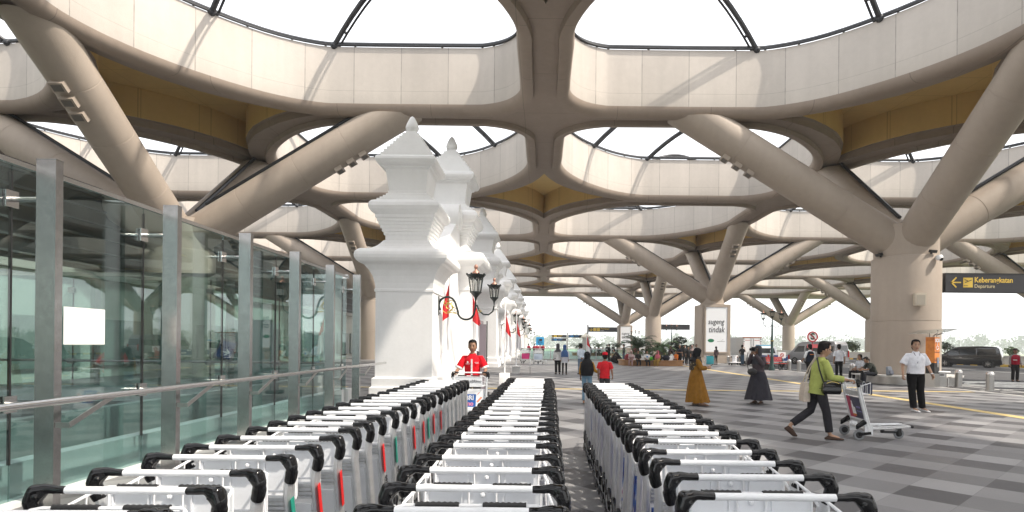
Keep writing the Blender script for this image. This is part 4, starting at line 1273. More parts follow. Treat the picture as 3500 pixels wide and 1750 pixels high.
b = shell([(-.10, .10, .118, 0, 0), (-.16, .112, .115, 0, 0), (-.205, .17, .14, -.01, 0), (-.28, .205, .165, -.02, 0), (-.36, .20, .18, -.05, 60), (-.50, .13, .16, -.08, 110)], Vector((0, .03, 1.585)), Matrix.Identity(4), 24); b.f.pop(); b.m.pop(); b.build('scarf', SCARF, ow, 70)
# --- woman photographer in grey
gr = person('woman in a dark grey dress and grey headscarf holding a camera to her face', (6.02, 15.85, 0), R(125), 1.62, SKIND,
            dict(col=(.075, .060, .068), sleeve=.97, hem=-.62, w=1.12, sw=1.15, collar=False), ('skirt', (.034, .033, .042), .13, .40, .36, 0, 9), ('hijab', (.055, .056, .066), .36),
            dict(ER=(.24, .15, 1.20), WR=(.06, .25, 1.49), EL=(-.25, .13, 1.18), WL=(-.06, .26, 1.47), H=(0, .03, 1.575)), res=2, shoes=(.10, .075, .065), curl=.9, pitch=-4)
o = thing('photo_camera', 'black photo camera held up by the woman in grey', 'camera', Matrix.Translation((6.02, 15.85, 0)) @ Matrix.Rotation(R(125), 4, 'Z') @ Vector((0, .235, 1.515)), R(125))
b = MB(); b.box((0, 0, 0), (.14, .06, .09)); b.box((0, 0, .055), (.06, .05, .03)); b.build('camera_body', BLACKM, o, 0)
b = MB(); b.lathe([(.036, 0), (.036, .10), (.040, .11)], 14); b.xform(Matrix.Translation((0, .03, 0)) @ Matrix.Rotation(R(-90), 4, 'X')); b.build('lens', BLACKP, o)
t = thing('sling_bag', 'small black sling bag on the woman with the camera', 'bag', (6.02 - .26, 15.62, .90), R(125))
b = MB(); b.hull(sph((0, 0, 0), (.15, .08, .10), 8)); b.build('pouch', BLACKM, t, 60)
b = MB(); b.tube([(.12, 0, .05), (.22, -.06, .30), (.25, -.16, .52)], .012, 5); b.build('strap', BLACKM, t)
# --- girl in black headscarf and boy in red cap
person('girl in a long black headscarf, yellow top and blue jeans seen from behind', (1.22, 15.55, 0), R(-12), 1.40, SKIND, dict(col=(.42, .22, .03), sleeve=.75, hem=-.05, w=.95, collar=False), ('trousers', (.16, .27, .37), .95), ('hijab', fab(BL), .34, .66),
       dict(ER=(.25, .05, 1.12), WR=(.40, .20, 1.0)), res=2, shoes=(.30, .17, .11))
person('boy in a red cap and red shirt seen from behind beside the girl in black', (1.70, 15.5, 0), R(-14), 1.40, SKIN, dict(col=(.62, .02, .03), sleeve=.36, hem=-.28, w=1.05, sw=1.2, collar=False), ('trousers', (.05, .05, .055)), ('cap', (.55, .015, .03)),
       dict(ER=(.24, .02, 1.10), WR=(.25, .12, .92)), res=2, yaw=14)
# --- people in the middle distance
def fp(px, py, **k): return G(px, py)
MID = [
 ('woman in a grey headscarf and long white shirt seen from behind', (1403, 941.5), 8, 1.64, dict(col=(.66, .66, .66), sleeve=.95, hem=-.50, w=1.1, collar=False), ('trousers', BL, 1.1), ('hijab', (.07, .07, .075), .30)),
 ('woman in a blue headscarf and pale grey tunic seen from behind', (1420, 942.5), -4, 1.58, dict(col=(.46, .47, .52), sleeve=.95, hem=-.9, w=1.12, collar=False), ('trousers', BL, .8), ('hijab', (.045, .10, .24), .52)),
 ('man in a pale blue shirt and jeans seen from behind with hands clasped', (1461, 941.5), 20, 1.64, dict(col=(.55, .62, .70), sleeve=.95, hem=-.14, w=1.08), ('trousers', (.16, .22, .30)), ('hair', None)),
 ('man in a black suit standing beyond the boy in red', (1532, 909), 60, 1.70, dict(col=(.012, .012, .015), sleeve=.97, hem=-.25, w=1.05), ('trousers', BL), ('hair', None)),
 ('person in black standing just behind the man in the black suit', (1542, 896), 20, 1.66, dict(col=(.015, .015, .016), sleeve=.6, hem=-.2), ('trousers', (.06, .05, .05), .8, .5), ('hair', None)),
 ('man in a dark jacket and blue jeans bending beside black luggage', (1569, 911), 70, 1.68, dict(col=(.03, .03, .035), sleeve=.95, hem=-.15), ('trousers', (.06, .08, .13)), ('hair', None)),
 ('woman in a brown headscarf and black trousers standing at the end of the planter', (1687, 919.5), 150, 1.56, dict(col=(.12, .085, .08), sleeve=.95, hem=-.2, w=1.05, collar=False), ('trousers', BL, 1.2), ('hijab', (.10, .075, .075), .36)),
 ('bald man in dark blue clothes standing by the planter with hands together', (1709, 920), 200, 1.66, dict(col=(.014, .016, .024), sleeve=.45, hem=-.15, w=1.15), ('trousers', BL, 1.15), None),
 ('person in black with long dark hair standing left of the woman in ochre', (1731, 919), 170, 1.52, dict(col=(.02, .02, .022), sleeve=.5, hem=-.2), ('trousers', BL), ('hair', None, .1)),
 ('man in a white and black shirt behind the woman in ochre', (1751, 912), 190, 1.72, dict(col=(.62, .62, .63), sleeve=.45, hem=-.2), ('trousers', BL), ('hair', None)),
 ('girl with long dark hair in a dark top standing by the larger welcome poster', (1801, 917.5), 20, 1.55, dict(col=(.075, .05, .055), sleeve=.8, hem=-.22), ('trousers', (.018, .018, .02), .85), ('hair', None, .12)),
 ('man in a black shirt and jeans beside the white truck, hand to face', (1867, 920), -70, 1.70, dict(col=(.022, .022, .024), sleeve=.4, hem=-.1, w=1.05), ('trousers', (.05, .085, .13)), ('hair', None)),
 ('man in a navy vest over a white shirt walking away behind the person in green', (2037, 957), 8, 1.72, dict(col=(.72, .73, .75), sleeve=.6, hem=-.12, w=1.05, vest=(.013, .018, .032)), ('trousers', (.012, .012, .014)), ('hair', None)),
 ('man in a white shirt and black trousers seen from behind walking to the road', (2110, 955), -10, 1.74, dict(col=(.70, .72, .77), sleeve=.42, hem=-.1, w=1.12, sw=1.15), ('trousers', BL), ('hair', None)),
]
for lab, (px, py), rz, Hh, tp, bt, hd in MID:
    Jx = {}
    if 'clasped' in lab: Jx = dict(ER=(.24, -.10, 1.12), WR=(.06, -.17, .93), EL=(-.24, -.10, 1.12), WL=(-.06, -.17, .95))
    if 'hand to face' in lab: Jx = dict(ER=(.24, .12, 1.15), WR=(.08, .17, 1.45), EL=(-.30, -.10, 1.15), WL=(-.22, .05, .98))
    if 'hands together' in lab: Jx = dict(ER=(.25, .05, 1.12), WR=(.08, .28, 1.10), EL=(-.25, .05, 1.12), WL=(-.08, .28, 1.10))
    if 'vest' in lab: Jx = dict(EL=(-.26, .02, 1.12), WL=(-.28, .16, .97), ER=(.26, .02, 1.12), WR=(.22, .2, .98), KR=(.09, .12, .5), AR=(.09, .1, .09), KL=(-.09, -.0, .5), AL=(-.09, -.16, .11), TL=(-.1, -.03, .03))
    if 'walking to the road' in lab: Jx = dict(ER=(.25, -.04, 1.10), WR=(.28, .08, .87))
    person(lab, G(px, py), R(rz), Hh, SKIN if 'girl' not in lab else SKINL, tp, bt, hd, Jx, res=1)
vb = G(2037, 957)
b = MB(); b.box((0, -.152, 1.25), (.20, .006, .028)); o = b.build('vest_print', ORANGE, [q for q in scene.objects if q.get('label', '').startswith('man in a navy vest')][0], 0)
# guard on the road
gl = G(2553, 960, -.13)
gd = person('security guard in a grey uniform, red vest and beret standing on the road', gl, R(165), 1.74, SKIN, dict(col=(.24, .22, .22), sleeve=.95, hem=-.06, w=1.1, vest=(.30, .012, .03)), ('trousers', (.022, .02, .022), 1.15), ('cap', (.05, .03, .03)),
            dict(WR=(.25, .05, .89), WL=(-.25, .05, .89)), res=2)
b = MB(); b.box((.07, .155, 1.14), (.18, .012, .045)); b.build('reflective_band', fab((.6, .6, .58)), gd, 0)
b = MB(); b.rings([[Vector((math.cos(2 * PI * i / 16) * .178, math.sin(2 * PI * i / 16) * .135, z)) for i in range(16)] for z in (.97, 1.03)]); b.build('belt', BLACKM, gd, 40)
# seated on the round bench
sp_ = Vector((14.3, 24.55, -.02))
sm = person('man in a dark grey shirt sitting on the round bench looking down at his phone', sp_, R(88), 1.70, SKIN, dict(col=(.028, .032, .028), sleeve=.42, hem=-.05, w=1.1, sw=1.1), ('trousers', (.016, .018, .024)), ('hair', None),
       {**SIT, 'C': (0, .08, .76), 'N': (0, .24, .97), 'H': (0, .33, 1.08), 'SR': (.172, .20, .93), 'SL': (-.172, .20, .93), 'ER': (.2, .34, .68), 'EL': (-.2, .34, .68), 'WR': (.08, .55, .66), 'WL': (-.08, .55, .66)}, res=1, pitch=-30)
person('man in a pale shirt sitting behind the man in grey on the round bench', (14.7, 26.3, -.02), R(100), 1.70, SKIN, dict(col=(.5, .52, .56), sleeve=.42, hem=-.05), ('trousers', BL), ('hair', None), SIT, res=1)
b = MB(); b.box((13.70, 24.55, .68), (.13, .07, .012), Matrix.Rotation(R(-25), 3, 'Y')); tag(b.build('phone', BLACKP, smooth=0), 'dark mobile phone held by the man sitting on the round bench', 'phone')
t = thing('backpack', 'grey backpack on the round bench behind the man in grey', 'backpack', (14.75, 24.2, .42), R(20))
b = MB(); b.box((0, 0, .19), (.28, .16, .38), Matrix.Rotation(R(-10), 3, 'X'), taper=.8); bevel(b, .05, 3).build('pack', fab((.20, .22, .25)), t, 60)
b = MB(); b.box((0, -.11, .13), (.2, .06, .18), Matrix.Rotation(R(-10), 3, 'X')); bevel(b, .02).build('pocket', fab((.15, .16, .19)), t, 60)
# seated along the planter bench
SEAT = [
 ('woman in a pale pink headscarf sitting on the planter edge, legs stretched out', 1588, 165, dict(col=(.36, .25, .25), sleeve=.9, hem=-.1, w=1.05, collar=False), ('trousers', (.30, .2, .19)), ('hijab', (.45, .34, .33), .36)),
 ('person in black sitting on the planter edge under the palm', 1605, 180, dict(col=(.02, .02, .022), sleeve=.5, hem=-.1), ('trousers', BL), ('hair', None)),
 ('man in a white shirt with a blue round emblem sitting on the planter edge', 1627, 185, dict(col=(.68, .68, .68), sleeve=.42, hem=-.1, w=1.05), ('trousers', BL), ('hair', None)),
 ('woman in a pink headscarf and ochre dress sitting on the planter edge', 1655, 150, dict(col=(.28, .17, .04), sleeve=.9, hem=-.1, collar=False), ('trousers', (.28, .17, .04), 1.5), ('hijab', (.50, .13, .17), .46)),
 ('man in a pale shirt sitting on the far side of the planter', 1690, 60, dict(col=(.55, .60, .58), sleeve=.5, hem=-.1), ('trousers', BL), ('hair', None)),
 ('person in orange sitting behind the bags at the planter', 1701, 120, dict(col=(.75, .20, .03), sleeve=.5, hem=-.1), ('trousers', BL), ('hair', None)),
]
for lab, px, rz, tp, bt, hd in SEAT:
    Yp = 44.9 if px > 1680 else 43.6
    loc = W(px, 900, Yp); loc.z = -.04
    o = person(lab, loc, R(rz), 1.62, SKIN, tp, bt, hd, SIT, res=1)
    if 'emblem' in lab:
        b = MB(); b.lathe([(.07, -.004), (.07, .004)], 14); g = b.build('emblem', SIGNBLUE, o); g.matrix_local = Matrix.Translation((0, .13, .82)) @ Matrix.Rotation(R(90), 4, 'X')
# more of the crowd round the planter
CROWD = [
 ('woman in a dark red headscarf standing behind the palms of the planter', 1596, 50.5, 170, (.16, .03, .04), ('hijab', (.15, .02, .03), .36)),
 ('man in a grey shirt standing behind the planter between the two palms', 1636, 51.5, 200, (.14, .14, .15), ('hair', None)),
 ('woman in a navy headscarf standing at the back of the planter', 1668, 50.8, 150, (.03, .035, .06), ('hijab', (.03, .035, .07), .36)),
 ('man in black standing right of the person in orange', 1722, 48.2, 190, (.02, .02, .022), ('hair', None)),
 ('woman in a pale scarf standing right of the bald man', 1741, 50.0, 160, (.05, .045, .05), ('hijab', (.34, .26, .25), .36)),
 ('man in dark clothes crouching over the black luggage', 1556, 49.0, 80, (.025, .025, .03), ('hair', None)),
 ('person in a dark jacket standing left of the far planter', 1484, 76.0, 30, (.03, .03, .035), ('hair', None)),
 ('person in black walking beyond the man in the black suit', 1527, 70.0, -40, (.02, .02, .022), ('hair', None)),
]
for lab, px, Yp, rz, col, hd in CROWD:
    loc = W(px, 880, Yp); loc.z = 0
    J_ = dict(P=(0, -.05, .62), C=(0, .10, .85), N=(0, .28, 1.02), H=(0, .38, 1.14), SR=(.165, .25, .97), SL=(-.165, .25, .97), ER=(.2, .40, .74), EL=(-.2, .40, .74), WR=(.12, .58, .60), WL=(-.12, .58, .60), HR=(.09, -.04, .60), HL=(-.09, -.04, .60), KR=(.12, .30, .52), KL=(-.12, .30, .52)) if 'crouching' in lab else None
    person(lab, loc, R(rz), 1.66, SKIN, dict(col=col, sleeve=.8, hem=-.15, w=1.04, collar=hd[0] == 'hair'), ('trousers', BL), hd, J_, res=1)
# far people under the next planter and by the counter
FARP = [(1487, 888.5, 10, (.03, .03, .035)), (1497, 889, 200, (.5, .5, .5)), (1507, 889, 160, (.04, .04, .05)), (1516, 889, 170, (.55, .55, .57)), (1330, 889, 20, (.4, .03, .06)), (1344, 889, -20, (.42, .03, .06)), (1351, 889, 190, (.40, .02, .05)), (1358, 889, 30, (.42, .03, .06)), (1366, 889, 150, (.38, .02, .05))]
flab = ['person in black sitting on the far planter', 'person in a white top sitting on the far planter', 'person in dark clothes sitting in the middle of the far planter', 'person in a pale shirt sitting at the right end of the far planter',
        'distant porter in red at the left of the group behind the blue trolley sign', 'distant porter in red seen under the left edge of the blue trolley sign', 'distant porter in red in the middle under the blue trolley sign', 'distant porter in red right of the sign post', 'distant porter in red at the right of the group behind the blue trolley sign']
for (px, py, rz, col), lab in zip(FARP, flab):
    sit = 'sitting' in lab
    Yp = 82 if sit else 78
    loc = W(px, 890, Yp); loc.z = -.04 if sit else 0
    person(lab, loc, R(rz), 1.66, SKIN, dict(col=col, sleeve=.5, hem=-.1), ('trousers', BL), ('hair', None), SIT if sit else None, res=1, group='far people')
# ================================================================== SIGNS
def arrow2d(b, cx, cz, L, th, y, ang, depth=.01):
    M = Matrix.Rotation(-ang, 3, 'Y')
    def seg(p, q):
        p, q = Vector((p[0], 0, p[1])), Vector((q[0], 0, q[1]))
        p, q = M @ p, M @ q
        d = q - p; a = math.atan2(d.z, d.x)
        c = (p + q) / 2 + Vector((cx, y, cz))
        b.box(c, (d.length + th * .8, depth, th), Matrix.Rotation(-a, 3, 'Y'))
    seg((-L / 2, 0), (L / 2, 0)); seg((-L / 2, 0), (0, L / 2)); seg((-L / 2, 0), (0, -L / 2))
t = thing('departure_sign', 'black hanging sign reading Keberangkatan Departure with yellow arrow at the nearest column', 'sign', (17.75, 25.2, 4.10), 0)
b = MB(); b.box((2.9, 0, .39), (5.8, .22, .78)); b.build('panel', SIGNB, t, 0)
b = MB(); b.box((2.9, 0, .80), (5.85, .26, .03)); b.box((2.9, 0, -.02), (5.9, .24, .04)); b.box((-.05, 0, .1), (.16, .1, .06)); b.build('frame', BLACKM, t, 0)
b = MB(); arrow2d(b, .45, .40, .40, .058, -.116, 0); b.build('arrow', YELL, t, 0)
b = MB(); b.box((.98, -.114, .40), (.42, .012, .43)); s = b.build('pictogram', YELL, t, 0)
b = MB(); b.box((.99, -.122, .455), (.32, .006, .030), Matrix.Rotation(R(-22), 3, 'Y')); b.box((.90, -.122, .50), (.17, .006, .028), Matrix.Rotation(R(22), 3, 'Y')); b.box((.88, -.122, .26), (.18, .006, .02)); b.build('plane_icon', SIGNB, s, 0)
text("Keberangkatan", .325, YELL, t, face_cam(1.26, -.115, .51), align='LEFT', bold=.006, xs=.87)
text("Departure", .225, mat("sign_cream", (.68, .58, .33), .5), t, face_cam(1.26, -.115, .24), align='LEFT', xs=.95)
p = W(1480, 829, 111); q = W(1553, 829, 111)
L = q.x - p.x
t = thing('arrow_sign', 'black hanging sign with yellow down arrow beside the smaller welcome poster', 'sign', (p.x, 111, W(1515, 829, 111).z), 0)
b = MB(); b.box((L / 2, 0, 0), (L, .25, .95)); b.build('panel', SIGNB, t, 0)
b = MB(); arrow2d(b, .55, 0, .55, .09, -.135, R(90)); b.build('arrow', YELL, t, 0)
b = MB(); b.box((1.25, -.135, 0), (.6, .02, .6)); b.box((1.95, -.135, 0), (.6, .02, .6)); b.build('pictogram', YELL, t, 0)
text("Penerbangan", .42, YELL, t, face_cam(2.4, -.14, .16), align='LEFT', xs=.8); text("Flights", .26, FWHITE, t, face_cam(2.4, -.14, -.22), align='LEFT')
b = MB(); b.tube([(-.1, 0, -5), (-.1, 0, .9)], .16, 10); b.build('post', mat("post_grey", (.3, .3, .31), .5), t)
p = W(1661, 823, 84.8); q = W(1735, 823, 84.8)
t = thing('direction_sign', 'plain black back of a hanging sign at the round column behind the lamp post', 'sign', (p.x, 84.8, p.z), 0)
b = MB(); b.box(((q.x - p.x) / 2, 0, 0), (q.x - p.x, .22, .75)); b.build('panel', SIGNB, t, 0)
b = MB(); b.box(((q.x - p.x) / 2, 0, .40), (q.x - p.x + .06, .26, .05)); b.build('frame', BLACKM, t, 0)
Y_ = 62
p = W(1427, 866, Y_)
t = thing('guide_sign', 'far post with three small dark direction panels in yellow and blue', 'sign', (p.x, Y_, 0), 0)
b = MB(); b.tube([(0, 0, 0), (0, 0, 2.85)], .06, 10); b.box((0, 0, 2.85), (.25, .1, .06)); b.build('post', STEEL, t)
for x0, x1, z, m in ((-1.72, -.1, 2.50, YELL), (-1.72, -.1, 2.13, SIGNBLUE), (.1, 1.55, 2.50, SIGNBLUE)):
    b = MB(); b.box(((x0 + x1) / 2, -.02, z), (x1 - x0, .08, .30)); pn = b.build('panel', SIGNB, t, 0)
    b = MB(); b.box((x0 + .42, -.065, z), (.36, .01, .17)); arrow2d(b, x0 + .13, z, .13, .03, -.065, R(90)); b.build('pictogram', m, pn, 0)
    b = MB(); b.box((x0 + .95, -.065, z + .05), (.5, .008, .05)); b.box((x0 + .88, -.065, z - .06), (.36, .008, .03)); b.build('lettering', m, pn, 0)
Y_ = 50
p = W(1358.5, 858, Y_)
t = thing('trolley_sign', 'bright blue square sign showing a luggage trolley on a thin post', 'sign', (p.x, Y_, 0), 0)
b = MB(); b.box((0, 0, 1.88), (.70, .05, .70)); b.build('panel', mat("sign_cyan", (.03, .36, .72), .4), t, 0)
b = MB(); b.box((.06, -.03, 1.98), (.27, .012, .19)); b.box((-.17, -.03, 1.93), (.03, .012, .36)); b.box((.01, -.03, 1.80), (.38, .012, .03)); b.box((-.12, -.03, 1.74), (.05, .012, .05)); b.box((.16, -.03, 1.74), (.05, .012, .05)); b.build('pictogram', SIGNB, t, 0)
text("Troli", .13, SIGNB, t, face_cam(0, -.03, 1.62), xs=.9)
b = MB(); b.tube([(0, .02, 0), (0, .02, 1.55)], .03, 8); b.lathe([(.2, 0), (.2, .03)], 16); b.build('post', STEELB, t)
p = W(2044, 847, 32)
t = thing('no_stopping_sign', 'round white no stopping sign with red ring and crossed S on a post', 'sign', (p.x, 32, 0), 0)
b = MB(); b.lathe([(.27, -.01), (.27, .01)], 28); o = b.build('disc', FWHITE, t); o.matrix_local = face_cam(0, 0, p.z)
b = MB(); K = 32; b.rings([[(math.cos(2 * PI * i / K) * r, math.sin(2 * PI * i / K) * r, z) for i in range(K)] for r, z in ((.235, -.018), (.305, -.018), (.305, .018), (.235, .018))], closed=True)
b.box((0, 0, .014), (.52, .05, .012), Matrix.Rotation(R(-45), 3, 'Z'))
o = b.build('ring', mat("sign_red", (.42, .03, .04), .5), t, 30); o.matrix_local = face_cam(0, -.002, p.z)
text("S", .48, mat("sign_green_black", (.015, .06, .035), .5), t, face_cam(0, -.013, p.z), bold=.02, xs=1.05)
b = MB(); b.box((0, -.03, p.z - .53), (.62, .03, .20)); b.build('sub_plate', mat("plate_pink", (.62, .12, .14), .5), t, 0)
b = MB(); b.tube([(0, .03, 0), (0, .03, p.z + .2)], .03, 8); b.build('post', mat("post_red", (.35, .03, .04), .5), t)

# ------------------------------------------------------------------ emergency call pillar, table, bollards, bench, bin
sos = G(2345, 974)
t = thing('call_pillar', 'orange emergency call pillar reading SOS with a sloping clear canopy on top', 'call pillar', sos, R(30))
b = MB(); b.box((0, 0, .28), (.40, .36, .56)); b.build('plinth', STEEL, t, 0)
b = MB(); b.box((0, 0, .78), (.38, .34, .44)); b.build('base_panel', BLACKM, t, 0)
b = MB(); b.box((0, 0, 1.52), (.38, .34, 1.04)); b.build('cabinet', swirl_mat("orange_print_clouds", [(.60, .17, .02), (.66, .22, .03), (.48, .12, .015)], 3, .4), t, 0)
b = MB()
for zz, h in ((1.05, .10), (1.40, .045)):
    pts = [(-.19, zz)] + [(-.19 + .38 * i / 12, zz + h * (1 + .7 * math.sin(i * 1.9))) for i in range(13)] + [(.19, zz)]
    b.prism(pts, 'y', -.1725, -.171)
b.build('print', mat("brown_print", (.16, .045, .012), .5), t, 0)
text("SOS", .19, FWHITE, t, face_cam(.01, -.173, 1.90), bold=.008)
b = MB(); K = 18
b.tube([(.0 + .085 * math.cos(a), -.175, 1.62 + .085 * math.sin(a)) for a in [R(150) + R(250) * i / K for i in range(K + 1)]], .013, 5)
b.tube([(.0, -.175, 1.78), (.0, -.175, 1.66), (.07, -.175, 1.655), (.10, -.175, 1.58)], .013, 5); b.ball((0, -.175, 1.81), .022, 7, 5); b.build('wheelchair_emblem', FWHITE, t)
b = MB(); b.box((.04, -.178, 1.02), (.13, .02, .40)); pnl = b.build('intercom', STEEL, t, 0)
b = MB(); b.box((.04, -.189, 1.03), (.06, .006, .12)); b.lathe([(.03, 0), (.03, .006)], 10, mi=0); b.build('screen', SIGNBLUE, pnl, 0)
b = MB()
for sx, ex in ((-1, -.62), (1, .95)):
    b.tube([(sx * .13, .05, 2.0), (sx * .13, .05, 2.10), (ex * .9, .05, 2.22 + .0), (ex * .9, .05, 2.34)] if sx > 0 else [(sx * .13, .05, 2.0), (sx * .13, .05, 2.32)], .012, 6)
    b.tube([(sx * .10, -.10, 2.0), (sx * .10, -.10, 2.12), (sx * .25, -.3, 2.20), (sx * .25, -.3, 2.32)], .012, 6)
b.build('canopy_arm', DSTEEL, t)
PG = glass_mat("canopy_panel", (.80, .82, .85), 1.4, .15, .12)
b = MB()
b.hull([(-.85, -.5, 2.16), (-.02, -.5, 2.33), (-.02, .5, 2.33), (-.85, .5, 2.16), (-.85, -.5, 2.175), (-.02, -.5, 2.345), (-.02, .5, 2.345), (-.85, .5, 2.175)])
b.hull([(.02, -.5, 2.23), (1.15, -.5, 2.40), (1.15, .5, 2.40), (.02, .5, 2.23), (.02, -.5, 2.245), (1.15, -.5, 2.415), (1.15, .5, 2.415), (.02, .5, 2.245)])
b.build('canopy_panel', PG, t, 0)
tb = sos + Vector((.42, .25, 0))
t = thing('round_table', 'small white round table beside the orange call pillar', 'table', tb)
b = MB(); b.lathe([(.40, .60), (.42, .615), (.42, .635), (.40, .65)], 28); b.build('tabletop', WPAINT, t)
b = MB(); b.box((0, 0, .30), (.42, .36, .60)); b.build('pedestal', STEEL, t, 0)
b = MB(); b.box((0.02, -.185, .50), (.26, .012, .14)); b.build('notice', FWHITE, t, 0)
b = MB(); 
for k in range(4): b.box((-.06 + .05 * k, -.193, .50), (.03, .006, .10))
b.build('print', INK, t, 0)
for k, (dx, dy) in enumerate(((.62, .3), (-.70, .35))):
    t = thing('stool', ['white round stool at the right of the small table', 'white round stool left of the small table, behind the man in white'][k], 'stool', tb + Vector((dx, dy, 0)))
    b = MB(); b.lathe([(.17, .36), (.18, .375), (.18, .40), (.16, .41)], 18); b.build('seat', WPAINT, t)
    b = MB(); b.tube([(0, 0, .02), (0, 0, .37)], .03, 8); b.lathe([(.15, 0), (.15, .02)], 16); b.build('stem', STEELB, t)
bol = [(G(2490, 982.5), 'nearest steel bollard at the right by the road edge'), (G(2411, 974), 'second steel bollard from the camera, right of the call pillar'), (G(2144, 948), 'steel bollard left of the man sitting on the round bench'),
       (G(2010, 933.8), 'steel bollard just left of the man in the navy vest, right one of a pair'), (G(1985, 931.3), 'steel bollard right of the red bench, left one of a pair'), (G(1880.6, 920.5), 'steel bollard in front of the white truck, left of the photographer'), (G(1831.6, 914.7), 'farthest steel bollard beside the larger welcome poster')]
b0 = None
for p, lab in bol:
    t = thing('bollard', lab, 'bollard', (15.35 if p.x < 15.6 else p.x, p.y, 0), 0, 'steel bollards along the road edge')
    if b0 is None:
        b = MB(); b.lathe([(.155, 0), (.155, .03), (.13, .035), (.13, .60)], 22); b.build('body', STEEL, t, 40)
        b = MB(); b.lathe([(.132, .60), (.128, .66), (.105, .70), (.06, .72), (.01, .725)], 22); b.build('cap', STEELB, t, 50)
        b0 = t
    else:
        for ch in b0.children: copy_tree(ch, t)
p = G(1950, 931)
t = thing('park_bench', 'red slatted bench with wheel shaped end frame by the road', 'bench', p, R(-4))
RB = mat("bench_red", (.48, .06, .05), .5)
b = MB(); 
for k in range(3): b.box((0, .02 + .13 * k - .16, .45), (1.5, .10, .04))
b.build('seat', RB, t, 0)
b = MB()
for k in range(4): b.box((-.1, .28 + .012 * k, .60 + .085 * k), (1.3, .03, .07))
b.build('backrest', RB, t, 0)
b = MB()
for x in (.30, .70):
    b.tube([(x, 0 + .27 * math.cos(2 * PI * i / 24), .28 + .27 * math.sin(2 * PI * i / 24)) for i in range(24)], .02, 6, closed=True)
    for i in range(5): b.tube([(x, .27 * math.cos(PI * i / 5), .28 + .27 * math.sin(PI * i / 5)), (x, -.27 * math.cos(PI * i / 5), .28 - .27 * math.sin(PI * i / 5))], .006, 4)
b.build('wheel', BLACKM, t)
b = MB(); b.box((-.45, 0, .2), (.75, .3, .36)); b.box((.55, .3, .4), (.06, .06, .8)); b.build('frame', BLACKM, t, 0)
p = W(1967, 893, p.y + .6)
t = thing('small_sign', 'small white no parking plate behind the red bench', 'sign', (p.x, p.y, 0))
b = MB(); b.box((0, 0, p.z), (.52, .03, .42)); b.build('panel', FWHITE, t, 0)
b = MB(); K = 20; b.rings([[(math.cos(2 * PI * i / K) * r, math.sin(2 * PI * i / K) * r, z) for i in range(K)] for r, z in ((.09, -.005), (.13, -.005), (.13, .005), (.09, .005))], closed=True); b.box((0, 0, 0), (.2, .03, .008), R(-45)); o = b.build('emblem', RB, t, 0); o.matrix_local = face_cam(0, -.02, p.z)
b = MB(); b.tube([(0, .03, 0), (0, .03, p.z)], .02, 6); b.build('post', BLACKM, t)
p = G(1784, 916.5)
t = thing('waste_bin', 'teal and silver waste bin beside the larger welcome poster', 'bin', p)
b = MB(); b.prism([(-.38, 0), (.38, 0), (.38, .62), (.30, .74), (-.30, .74), (-.38, .62)], 'x', -.42, .42) if False else b.box((0, 0, .38), (.66, .5, .74)); bevel(b, .05, 2).build('body', mat("bin_teal", (.03, .26, .32), .35), t, 40)
b = MB(); b.box((0, 0, .76), (.68, .52, .05)); b.box((-.35, 0, .4), (.04, .5, .78)); b.box((.35, 0, .4), (.04, .5, .78)); b.build('lid', STEELB, t, 0)
# dolly with buckets by the truck
p = G(1848, 918)
t = thing('platform_cart', 'white platform cart with push handle beside the white truck', 'cart', p, R(8))
b = MB(); b.box((0, 0, .22), (.95, .6, .06)); b.build('deck', FWHITE, t, 0)
b = MB(); b.tube([(-.28, .2, .25), (-.28, .22, 1.05), (.42, .22, 1.05), (.42, .2, .25)], .018, 6); b.tube([(-.28, .21, .75), (.42, .21, .75)], .014, 6); b.build('handle', STEELB, t)
for x in (-.38, .38):
    for y in (-.22, .22):
        b = MB(); b.lathe([(.09, -.03), (.09, .03)], 12); o = b.build('wheel', TYRE, t); o.matrix_local = Matrix.Translation((x, y, .09)) @ Matrix.Rotation(R(90), 4, 'Y')
for k in range(3):
    t = thing('bucket', ['white bucket at the bottom of the stack on the platform cart', 'white bucket in the middle of the stack on the platform cart', 'topmost white bucket of the stack on the platform cart'][k], 'bucket', p + Vector((-.03, 0, .25 + .19 * k)), 0, 'white buckets on the cart')
    b = MB(); b.lathe([(.17, 0), (.20, .17)], 18); b.build('pail', FWHITE, t); b = MB(); b.lathe([(.21, .16), (.21, .185)], 18); b.build('lid', WPANEL, t)
# low cart by the round bench
p = G(2236, 967)
t = thing('hand_cart', 'low white hand cart with tilted deck parked in front of the round bench', 'cart', p, R(-6))
b = MB(); b.box((.55, .1, .26), (1.25, .42, .03), Matrix.Rotation(R(8), 3, 'Y')); b.build('deck', ALU, t, 0)
for x, y in ((0, -.1), (0, .3), (1.0, .1)):
    hub, ty = wheel_mb((0, 0, 0), .10); wh = hub.build('wheel', BLACKM, t, 40); wh.matrix_local = Matrix.Translation((x, y, .10)) @ Matrix.Rotation(R(90), 4, 'Z'); ty.build('tyre', RUBBER, wh, 40)
b = MB(); b.tube([(1.1, -.06, .2), (1.25, -.06, .16)], .035, 8); b.box((.6, .1, .16), (.9, .05, .07)); b.build('fork', BLACKM, t, 40)

